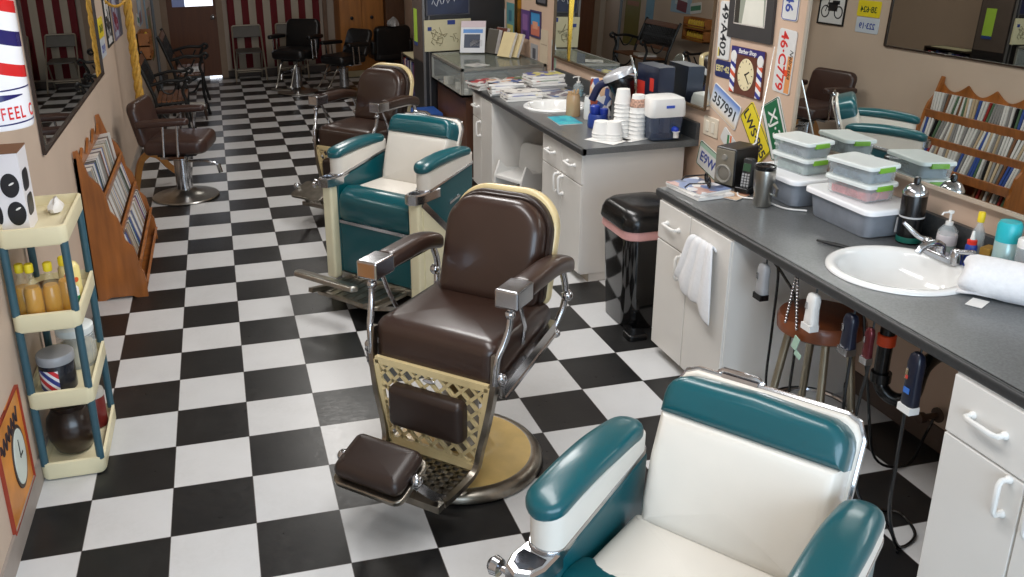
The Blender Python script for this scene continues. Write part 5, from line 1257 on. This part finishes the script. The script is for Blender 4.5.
struct('trim_3', MB().box(XR - .12, XR, 16.2, 16.48, 3.08, ZC), brass, smooth=0)
# books and magazines standing on the display case
def book(label, x, y, z, w, h, t_, col, rz, leanx, group='magazines and books on the display case', pat=None):
    t = thing('book', label, 'book', (x, y, z), 0, group, rot=(leanx, 0, rz))
    obj('cover', MB().box(-w / 2, w / 2, -t_ / 2, t_ / 2, 0, h), flat(col, .4), t, smooth=0)
    obj('pages', MB().box(-w / 2 + .01, w / 2 + .008, -t_ / 2 + .012, t_ / 2 - .012, .01, h + .006), white_paper, t, smooth=0)
    if pat:
        for x0, x1, z0, z1, c_ in pat: obj('print', MB().box(x0 * w, x1 * w, -t_ / 2 - .004, -t_ / 2, z0 * h, z1 * h), flat(c_), t, smooth=0)
    return t
book('white and blue magazine propped on a stand on the display case', 8.55, 16.9, 3.09, .74, .95, .06, (214, 216, 220), D(-25), D(-20), pat=[(-.5, .5, .8, 1, (206, 190, 196)), (-.4, .4, .62, .74, (90, 140, 200)), (-.35, .3, .15, .58, (60, 70, 90)), (-.1, .4, .2, .4, (196, 196, 200))])
obj_ = tag(obj('book_stand', MB().tube([(-.3, -.1, 0), (-.2, .1, .3), (.2, .1, .3), (.3, -.1, 0)], .02, 6), black_m, None, (8.52, 17.2, 3.066)), 'small black wire stand behind the propped magazine', 'stand')
book('maroon book leaning on the display case', 9.26, 16.5, 3.08, .5, .75, .12, (96, 50, 40), D(-70), D(-14))
book('dark grey book leaning against the maroon book', 9.06, 16.62, 3.08, .5, .7, .14, (84, 80, 72), D(-70), D(-14))
book('cream paperback leaning near the brass strip', 9.16, 15.7, 3.08, .5, .72, .1, (224, 206, 160), D(-66), D(-22))
book('yellowed paperback leaning beside the cream one', 9.36, 15.6, 3.08, .5, .68, .1, (214, 196, 150), D(-66), D(-22))
paper('leaflet', 'pale leaflet lying on the display case glass', 'paper', (8.0, 14.6, 3.065), .5, .6, .4, [(196, 196, 190), (150, 150, 146), (210, 208, 202)], .012)

# ------------------------------------------------------------------ back of the shop, right side
# dark tall cabinet with a framed picture and a cream board on its front
t = thing('tall_cabinet', 'dark tall cabinet with a cream board and blue picture behind the display case', 'cabinet', (7.25, 17.75, 0))
obj('carcass', MB().box(0, XR - 7.25 - .02, 0, 1.5, 0, 6.6), mat('black_brown', (28, 24, 24), .45, noise=.1), t, smooth=0)
obj('edge_trim', MB().box(-.02, .05, -.03, .02, 0, 6.6).box(.16, .2, -.03, .0, 0, 6.6), mat('grey_trim', (110, 106, 104), .4, .4), t, smooth=0)
obj('side_board', MB().box(-.015, 0, .1, 1.45, 2.75, 6.6), mat('brown_grey_board', (88, 74, 66), .6, noise=.1), t, smooth=0)
t2 = thing('notice', 'lime green paper notice taped to the side of the dark cabinet', 'paper', (7.23, 18.72, 3.55))
obj('sheet', MB().box(-.01, 0, -.22, .22, -.25, .75), mat('lime_paper', (170, 206, 70), .6, noise=.03), t2, smooth=0); obj('blue_foot', MB().box(-.012, 0, -.22, .22, -.36, -.25), flat((50, 70, 130)), t2, smooth=0)
t2 = thing('framed_picture', 'navy framed picture with white scrawl on the dark cabinet', 'picture', (8.02, 17.70, 4.85))
obj('frame', MB().tube([(-.66, 0, -.68), (.66, 0, -.68), (.66, 0, .7), (-.66, 0, .7)], 0, rect=(.05, .06), closed=True), flat((70, 70, 78)), t2, smooth=0)
obj('print', MB().box(-.64, .64, -.01, .03, -.66, .68), mat('navy_picture', (24, 30, 62), .35, noise=.2), t2, smooth=0)
obj('white_scrawl', MB().tube([(-.5 + k * .05, -.02, -.36 + .11 * sin(k * 1.7) + .012 * k) for k in range(20)], .012, 5).tube([(-.45 + k * .05, -.02, -.05 + .12 * sin(k * 2.1 + 1) + .01 * k) for k in range(18)], .012, 5), flat((200, 204, 214)), t2)
t2 = thing('pin_board', 'cream board with two blue tags standing behind the display case', 'board', (7.98, 17.66, 3.10))
obj('board', MB().box(-.72, .74, -.03, .03, 0, .93), mat('cream_board', (206, 198, 164), .6, noise=.05), t2, smooth=0)
for x, z, w_, h_ in ((-.62, .62, .12, .11), (.0, .78, .24, .13)): obj('blue_tag', MB().box(x, x + w_, -.04, -.03, z, z + h_), flat((40, 60, 130)), t2, smooth=0)
vine = MB(); rr = random.Random(8)
for k in range(16):
    x = -.5 + rr.random() * .8; z = .15 + rr.random() * .4
    vine.tube([(x, -.034, z), (x + rr.uniform(-.12, .12), -.034, z + rr.uniform(.02, .16)), (x + rr.uniform(-.18, .18), -.034, z + rr.uniform(.05, .2))], .012, 4)
obj('vine_drawing', vine, flat((140, 132, 104)), t2)
# book shelf under the notice, blue-topped bench
t = thing('bookcase', 'low dark bookcase beside the dark cabinet', 'bookcase', (7.32, 19.3, 0))
bk_ = MB().box(0, 1.0, 0, .06, 0, 2.6).box(0, 1.0, 2.3, 2.36, 0, 2.6).box(.95, 1.0, 0, 2.36, 0, 2.6)
for z in (.05, .9, 1.75, 2.55): bk_.box(0, 1.0, 0, 2.36, z, z + .06)
obj('carcass', bk_, dkwood, t, smooth=0)
obj('top_paper', MB().box(.0, .6, .3, 2.0, 2.61, 2.64), flat((206, 196, 160)), t, smooth=0)
rr = random.Random(21)
for z in (.118, .968, 1.818):
    y = 19.4
    while y < 21.5:
        th_ = rr.uniform(.08, .16); h_ = rr.uniform(.5, .68); col_ = rr.choice([('blue', (50, 70, 130)), ('red', (150, 50, 50)), ('pale', (200, 196, 190)), ('purple', (90, 60, 110)), ('dark', (50, 50, 60)), ('grey', (120, 120, 130))])
        tag(obj('book', MB().box(0, .5, 0, th_ - .01, 0, h_), flat(col_[1]), None, (7.38, y, z), smooth=0), '%s book on the %s shelf of the low bookcase' % (col_[0], {'0.12': 'bottom', '0.97': 'middle', '1.82': 'upper'}['%.2f' % z]), 'book', 'books in the low bookcase')
        y += th_ + .005
t = thing('low_bench', 'low wooden bench with a blue top beyond the far brown barber chair', 'bench', (6.62, 16.4, 0))
obj('bench_top', MB().box(0, .86, 0, 1.2, 1.32, 1.42), mat('blue_pad', (40, 84, 160), .5), t, smooth=0)
obj('wood_frame', MB().box(-.02, .88, -.02, 1.22, 1.14, 1.32), mat('yellow_wood', (196, 146, 84), .5, noise=.1, stretch=(.5, 4, 4)), t, smooth=0)
for x in (.0, .76):
    for y in (.0, 1.1): obj('leg', MB().box(x, x + .1, y, y + .1, 0, 1.14), mat('yellow_wood', (196, 146, 84), .5), t, smooth=0)
# wood wardrobe and dark panel
t = thing('wardrobe', 'orange wooden two-door wardrobe against the back wall', 'wardrobe', (6.82, 33.4, 0))
obj('carcass', MB().box(0, 2.1, .03, 2.1, 0, 6.8), oak, t, smooth=0)
for k in (0, 1):
    dd = bevel(obj('door', MB().box(.02 + k * 1.035, 1.03 + k * 1.04, -.02, .03, .3, 6.7), oak, t, smooth=0), .01)
    obj('knob', MB().at((.55 if k == 0 else 1.5, -.02, 2.75), (D(90), 0, 0)).lathe([(.03, 0), (.03, .05), (.08, .07), (.08, .12), (0, .15)], 14), black_m, dd)
obj('plinth', MB().box(.02, 2.08, .0, .03, 0, .28), mat('cream_plinth', (196, 178, 140), .6), t, smooth=0)
t = thing('cupboard', 'dark brown cupboard side standing beside the orange wardrobe', 'cupboard', (8.94, 33.0, 0))
obj('carcass', MB().box(0, .88, 0, 2.5, 0, 6.8), mat('mid_brown_wood', (96, 64, 40), .5, noise=.2, stretch=(5, 5, .4)), t, smooth=0)
# black armchair with bag on its back
t = thing('armchair', 'bulky black armchair at the back wall with a plastic bag on it', 'armchair', (8.75, 31.4, 0), D(97))
b = MB(); lean(b, (-.5, 0, 1.0), .12).slab(rrect(1.7, 1.55, (.1, .1, .25, .25), 6, (0, .78)), .4, .14, .05, both=True); obj('backrest', b, black_v, t)
s = MB(); s.slab(rrect(1.6, 1.5, .15, 5), .4, .14, .05, both=True); s.v = [V((p.x + .25, p.y, p.z + 1.0)) for p in s.v]; obj('seat', s, black_v, t)
for sd in (-1, 1): obj('armrest', MB().at((.1, sd * .88, 1.3)).slab([(x, y) for x, y in rrect(1.4, .3, .12, 5)], .65, .1, .02, both=True), black_v, t)
obj('base', MB().lathe([(0, 0), (.8, 0), (.8, .06), (.25, .14), (.2, .5), (.2, 1.0), (0, 1.0)], 30), black_m, t)
rr = random.Random(9)
bag = MB().loft([[(.26 * k * cos(a) * rr.uniform(.75, 1.2), .3 * k * sin(a) * rr.uniform(.75, 1.2), z) for a in [2 * pi * i / 14 for i in range(14)]] for k, z in ((.9, 0), (1, .1), (.8, .24), (.45, .34), (.1, .4))])
tag(obj('plastic_bag', bag, mat('crumpled_plastic', (170, 172, 174), .25, noise=.3, nscale=14), None, (8.85, 30.72, 2.57)), 'crumpled grey plastic bag on the back of the black armchair', 'bag')
# striped flag hung vertically
fl = MB(); n = 80; x0, x1 = 1.72, 6.12
R = [[(x0 + (x1 - x0) * i / n, YB - .09 - .035 * sin(i * .55) - .015 * sin(i * .21 + 1), z) for i in range(n + 1)] for z in (.42, 2.0, 4.0, 6.0, 8.0)]
fl.loft(R, close=False, cap0=False, cap1=False)
sw = (x1 - x0) / 13
flm = stripes('flag_stripes', [(.5, (112, 26, 34)), (.5, (190, 178, 160))], 'X', 2 * sw * S, .8, 0, 'Z', offset=-x0 * S)
o = obj('striped_flag', fl, flm, None, smooth=80); tag(o, 'large red and white striped flag hung on the back wall', 'flag')
o.modifiers.new('s', 'SOLIDIFY').thickness = .01 * S
# folding chairs under the flag
def folding_chair(label, loc, rz):
    t = thing('folding_chair', label, 'folding chair', loc, rz, 'grey folding chairs under the flag')
    fm = mat('beige_grey_steel', (150, 140, 124), .4, .3); pm_ = mat('grey_metal_seat', (84, 80, 74), .45, noise=.08)
    for s in (-1, 1):
        obj('front_leg', MB().tube([(-.62 - .0, s * .72, 0) if False else (.62, s * .72, 0), (-.42, s * .66, 2.45)], .04, 8), fm, t)
        obj('rear_leg', MB().tube([(-.62, s * .6, 0), (.4, s * .58, 1.35)], .04, 8), fm, t)
    obj('seat', MB().at((.02, 0, 1.33), (0, D(4), 0)).slab(rrect(1.15, 1.2, .15, 5), .06, .025), pm_, t)
    obj('backrest', MB().frame((-.28, 0, 1.95), (0, 1, 0), (-.39, 0, .92), (.92, 0, .39)).slab(rrect(1.4, .55, .1, 5, (0, .28)), .05, .02), pm_, t)
    obj('top_bar', MB().tube([(-.42, -.66, 2.45), (-.44, -.6, 2.5), (-.44, .6, 2.5), (-.42, .66, 2.45)], .04, 8), fm, t)
    obj('crossbar', MB().tube([(.40, -.70, .5), (.40, .70, .5)], .03, 8).tube([(-.42, -.6, .3), (-.42, .6, .3)], .03, 8), fm, t)
folding_chair('grey folding chair under the flag nearest the back door', (2.52, 34.55, 0), D(-88))
folding_chair('grey folding chair behind the black salon chair with wide armrests', (4.55, 34.5, 0), D(-92))

# ------------------------------------------------------------------ left wall towards the back
# cast-iron benches with wooden slats
def bench(label, loc, rz, ln, papers=False, wood=None):
    t = thing('iron_bench', label, 'bench', loc, rz, 'black iron benches on the left')
    wood = wood or mat('bench_wood', (112, 70, 40), .5, noise=.2, stretch=(.5, 5, 5))
    h = ln / 2
    for s in (-1, 1):
        y = s * h
        side = MB().tube(spline([(-.55, y, 0), (-.42, y, .7), (-.35, y, 1.4), (-.55, y, 2.1), (-.78, y, 2.75), (-.84, y, 2.85)], 5), .06, 8)
        side.tube(spline([(-.45, y, 2.0), (.1, y, 2.12), (.55, y, 2.1), (.78, y, 2.2), (.86, y, 2.1), (.74, y, 2.0)], 5), .055, 8)
        side.tube(spline([(.70, y, 2.08), (.55, y, 1.75), (.62, y, 1.4), (.60, y, .8), (.75, y, 0)], 5), .055, 8)
        side.tube(spline([(-.38, y, 1.35), (.2, y, 1.36), (.65, y, 1.38)], 5), .05, 8)
        side.tube(spline([(-.35, y, 1.3), (-.1, y, .9), (.25, y, .85), (.55, y, 1.25)], 5), .035, 8).tube(spline([(-.2, y, 2.02), (-.05, y, 1.75), (.2, y, 1.7), (.4, y, 2.0)], 5), .03, 8)
        obj('iron_side', side, black_m, t)
    st = MB()
    for k in range(6): st.box(-.34 + k * .17, -.2 + k * .17, -h, h, 1.40, 1.46)
    obj('seat_slats', st, wood, t, smooth=0)
    lean(MB(), (0, 0, 0), .3)
    tp = lean(MB(), (-.76, 0, 2.6), .33); tp.box(-h, h, 0, .2, 0, .07); tp2 = lean(MB(), (-.45, 0, 1.72), .33); tp2.box(-h, h, 0, .16, 0, .07)
    obj('back_rail', tp, wood, t, smooth=0); obj('back_rail', tp2, wood, t, smooth=0)
    pn = lean(MB(), (-.50, 0, 1.85), .33)
    for k in range(int(ln / .16) + 1): pn.box(-h + k * .16, -h + k * .16 + .09, 0, .8, 0, .04)
    pn.box(-h, h, .36, .44, .0, .045)
    obj('back_grille', pn, black_m, t, smooth=0)
    return t
bench('black iron bench with newspapers on its seat near the back door', (-.22, 28.0, 0), 0, 3.1).scale = (1.05, 1, 1.07)
bench('black iron bench behind the brown waiting chair', (-.72, 22.6, 0), 0, 2.2)
paper('newspaper', 'folded newspapers lying on the iron bench near the back door', 'newspaper', (-.05, 27.4, 1.575), .8, .9, .2, [(206, 200, 190), (170, 166, 160), (222, 218, 210)], .09)
paper('newspaper', 'white newspapers in front of the back door bench seat', 'newspaper', (.0, 25.6, .505), .8, .7, .1, [(216, 212, 204), (190, 186, 178), (226, 222, 214)], .08)
t = thing('low_stool', 'low dark stool holding white newspapers before the iron bench', 'stool', (0, 25.6, 0))
obj('stool_top', MB().slab(rrect(1.0, .9, .06, 3), .08, .03), dkwood, t, (0, 0, .42))
for x in (-.4, .4):
    for y in (-.35, .35): obj('leg', MB().tube([(x, y, .42), (x * 1.1, y * 1.1, 0)], .04, 8), dkwood, t)
# twisted gold rope hanging from the ceiling
rp_ = MB()
for k in range(3):
    a0 = 2 * pi * k / 3; rp_.tube([(.06 * cos(a0 + z * 6), .06 * sin(a0 + z * 6), z) for z in [2.15 + i * .06 for i in range(114)]], .068, 7)
obj_ = tag(obj('gold_rope', rp_, gold, None, (-1.2, 17.25, 0)), 'thick twisted gold rope hanging behind the brown waiting chair', 'rope')
rp_ = MB()
for k in range(2):
    a0 = pi * k; rp_.tube([(-.48 * (i / 24) + .02 * cos(a0 + i), i * -.0 - .9 * (i / 24), 4.9 + .18 * ((i / 24 - .5) ** 2 * 4) + .02 * sin(a0 + i)) for i in range(25)], .028, 6)
tag(obj('gold_rope', rp_, gold, None, (-1.2, 17.2, 0)), 'thin gold rope swagged from the thick rope to the left wall', 'rope')
# pictures on the left wall
def moto(c_):
    def f(t, w, h):
        obj('motorcycle_print', MB().at((0, 0, .012)).tube([(-.26 * w + .15 * w * cos(a), -.18 * h + .15 * w * sin(a), 0) for a in [2 * pi * k / 20 for k in range(20)]], .022, 5, closed=True).tube([(.26 * w + .15 * w * cos(a), -.18 * h + .15 * w * sin(a), 0) for a in [2 * pi * k / 20 for k in range(20)]], .022, 5, closed=True).box(-.2 * w, .16 * w, -.16 * h, .06 * h, 0, .006).box(-.26 * w, .02 * w, .02 * h, .12 * h, 0, .006).tube([(.26 * w, -.18 * h, 0), (.12 * w, .2 * h, 0), (.05 * w, .26 * h, 0)], .016, 5), flat(c_), t, smooth=0)
    return f
poster('black framed print of a dark motorcycle on the left wall', 15.75, 16.95, 3.95, 5.15, (214, 214, 214), moto((30, 30, 34)), 'framed_picture', (18, 18, 18), -1)
poster('purple print of a red motorcycle beyond the black frame', 17.7, 18.9, 3.92, 5.1, (170, 176, 196), moto((120, 30, 50)), 'framed_picture', (120, 110, 130), -1)
poster('dark narrow print on the left wall past the motorcycle prints', 19.3, 20.1, 3.85, 5.0, (84, 84, 96), None, 'poster', None, -1)
plate('yellow licence plate on the left wall above the blue one', 14.72, 4.55, 0, .98, .48, mat('plate_yellow', (226, 206, 40), .4), '3B·624', mat('green_letters', (50, 80, 40), .4), .25, side=-1)
plate('white and blue licence plate on the left wall under the yellow one', 14.68, 4.06, 0, .98, .46, mat('plate_pale_blue', (196, 204, 214), .4), '223·19', mat('blue_letters', (50, 70, 150), .4), .25, side=-1)
plate('dark red plate on the left wall above the iron bench', 27.6, 3.7, 6, .9, .45, mat('plate_maroon', (110, 44, 56), .4), '', dark, .2, side=-1)
plate('white and green plate on the left wall beside the dark red one', 26.4, 3.7, -8, .9, .45, pw, '', dark, .2, side=-1, extra=strip((70, 130, 100), -.1, .1))
t = thing('wall_shelf', 'small wooden wall rack of yellow bottles on the left wall', 'shelf', (XL, 25.7, 2.4))
obj('rack', MB().box(0, .05, -.9, .9, 0, .95).box(0, .42, -.9, -.84, 0, .95).box(0, .42, .84, .9, 0, .95).box(0, .42, -.9, .9, 0, .05).box(0, .42, -.9, .9, .48, .53).box(.38, .42, -.9, .9, .1, .16).box(.38, .42, -.9, .9, .6, .66), mat('rack_wood', (150, 92, 40), .5, noise=.2), t, smooth=0)
for j in range(2):
    for k in range(8):
        o = obj('small_bottle', MB().lathe([(0, 0), (.07, 0), (.07, .24), (.03, .32), (0, .33)], 12), flat((206, 170, 50)), None, (XL + .22, 25.7 - .7 + k * .2, 2.455 + j * .48))
        tag(o, 'small yellow bottle on the %s row of the wooden wall rack' % ('lower' if j == 0 else 'upper'), 'bottle', 'bottles in the wall rack')
t = thing('feather_board', 'brown board with pale strips pinned to the left wall', 'board', (XL, 22.9, 4.15))
obj('board', MB().box(0, .05, -1.3, 1.3, -.55, 1.2), mat('tan_board', (160, 100, 56), .7, noise=.2), t, smooth=0)
sp_ = MB(); rr = random.Random(13)
for k in range(16): 
    y, z = rr.uniform(-1.1, 1.1), rr.uniform(-.4, .9); sp_.at((.055, y, z), (rr.uniform(-.8, .8), 0, 0)).box(0, .006, -.04, .04, -.18, .18)
obj('pale_strip', sp_, flat((206, 190, 170)), t, smooth=0)
poster('pale blue paper on the left wall near the back corner', 26.8, 28.6, 3.4, 5.2, (150, 176, 196), patches((-.3, .3, -.3, .2, (190, 200, 206))), side=-1)
poster('olive yellow hanging on the left wall beyond the iron bench', 31.6, 33.2, 1.5, 3.7, (120, 110, 50), patches((-.4, .4, .35, .45, (150, 100, 70))), 'wall_hanging', None, -1)
poster('pale blue hanging strip on the left wall above the iron bench', 30.2, 31.0, 2.6, 5.2, (120, 160, 184), None, 'wall_hanging', None, -1)
t = thing('wood_hanger_stand', 'small A-shaped wooden stand beside the brown waiting chair', 'stand', (-1.05, 15.9, 0), D(30))
yw = mat('honey_wood', (190, 128, 62), .45, noise=.12)
obj('leg', MB().tube(spline([(-.0, 0, 1.0), (-.25, 0, .8), (-.42, 0, .3), (-.5, 0, 0)], 5), 0, rect=(.1, .16)), yw, t, smooth=50)
obj('leg', MB().tube(spline([(0, 0, 1.0), (.3, 0, .85), (.55, 0, .55), (.75, 0, .35)], 5), 0, rect=(.1, .16)), yw, t, smooth=50)
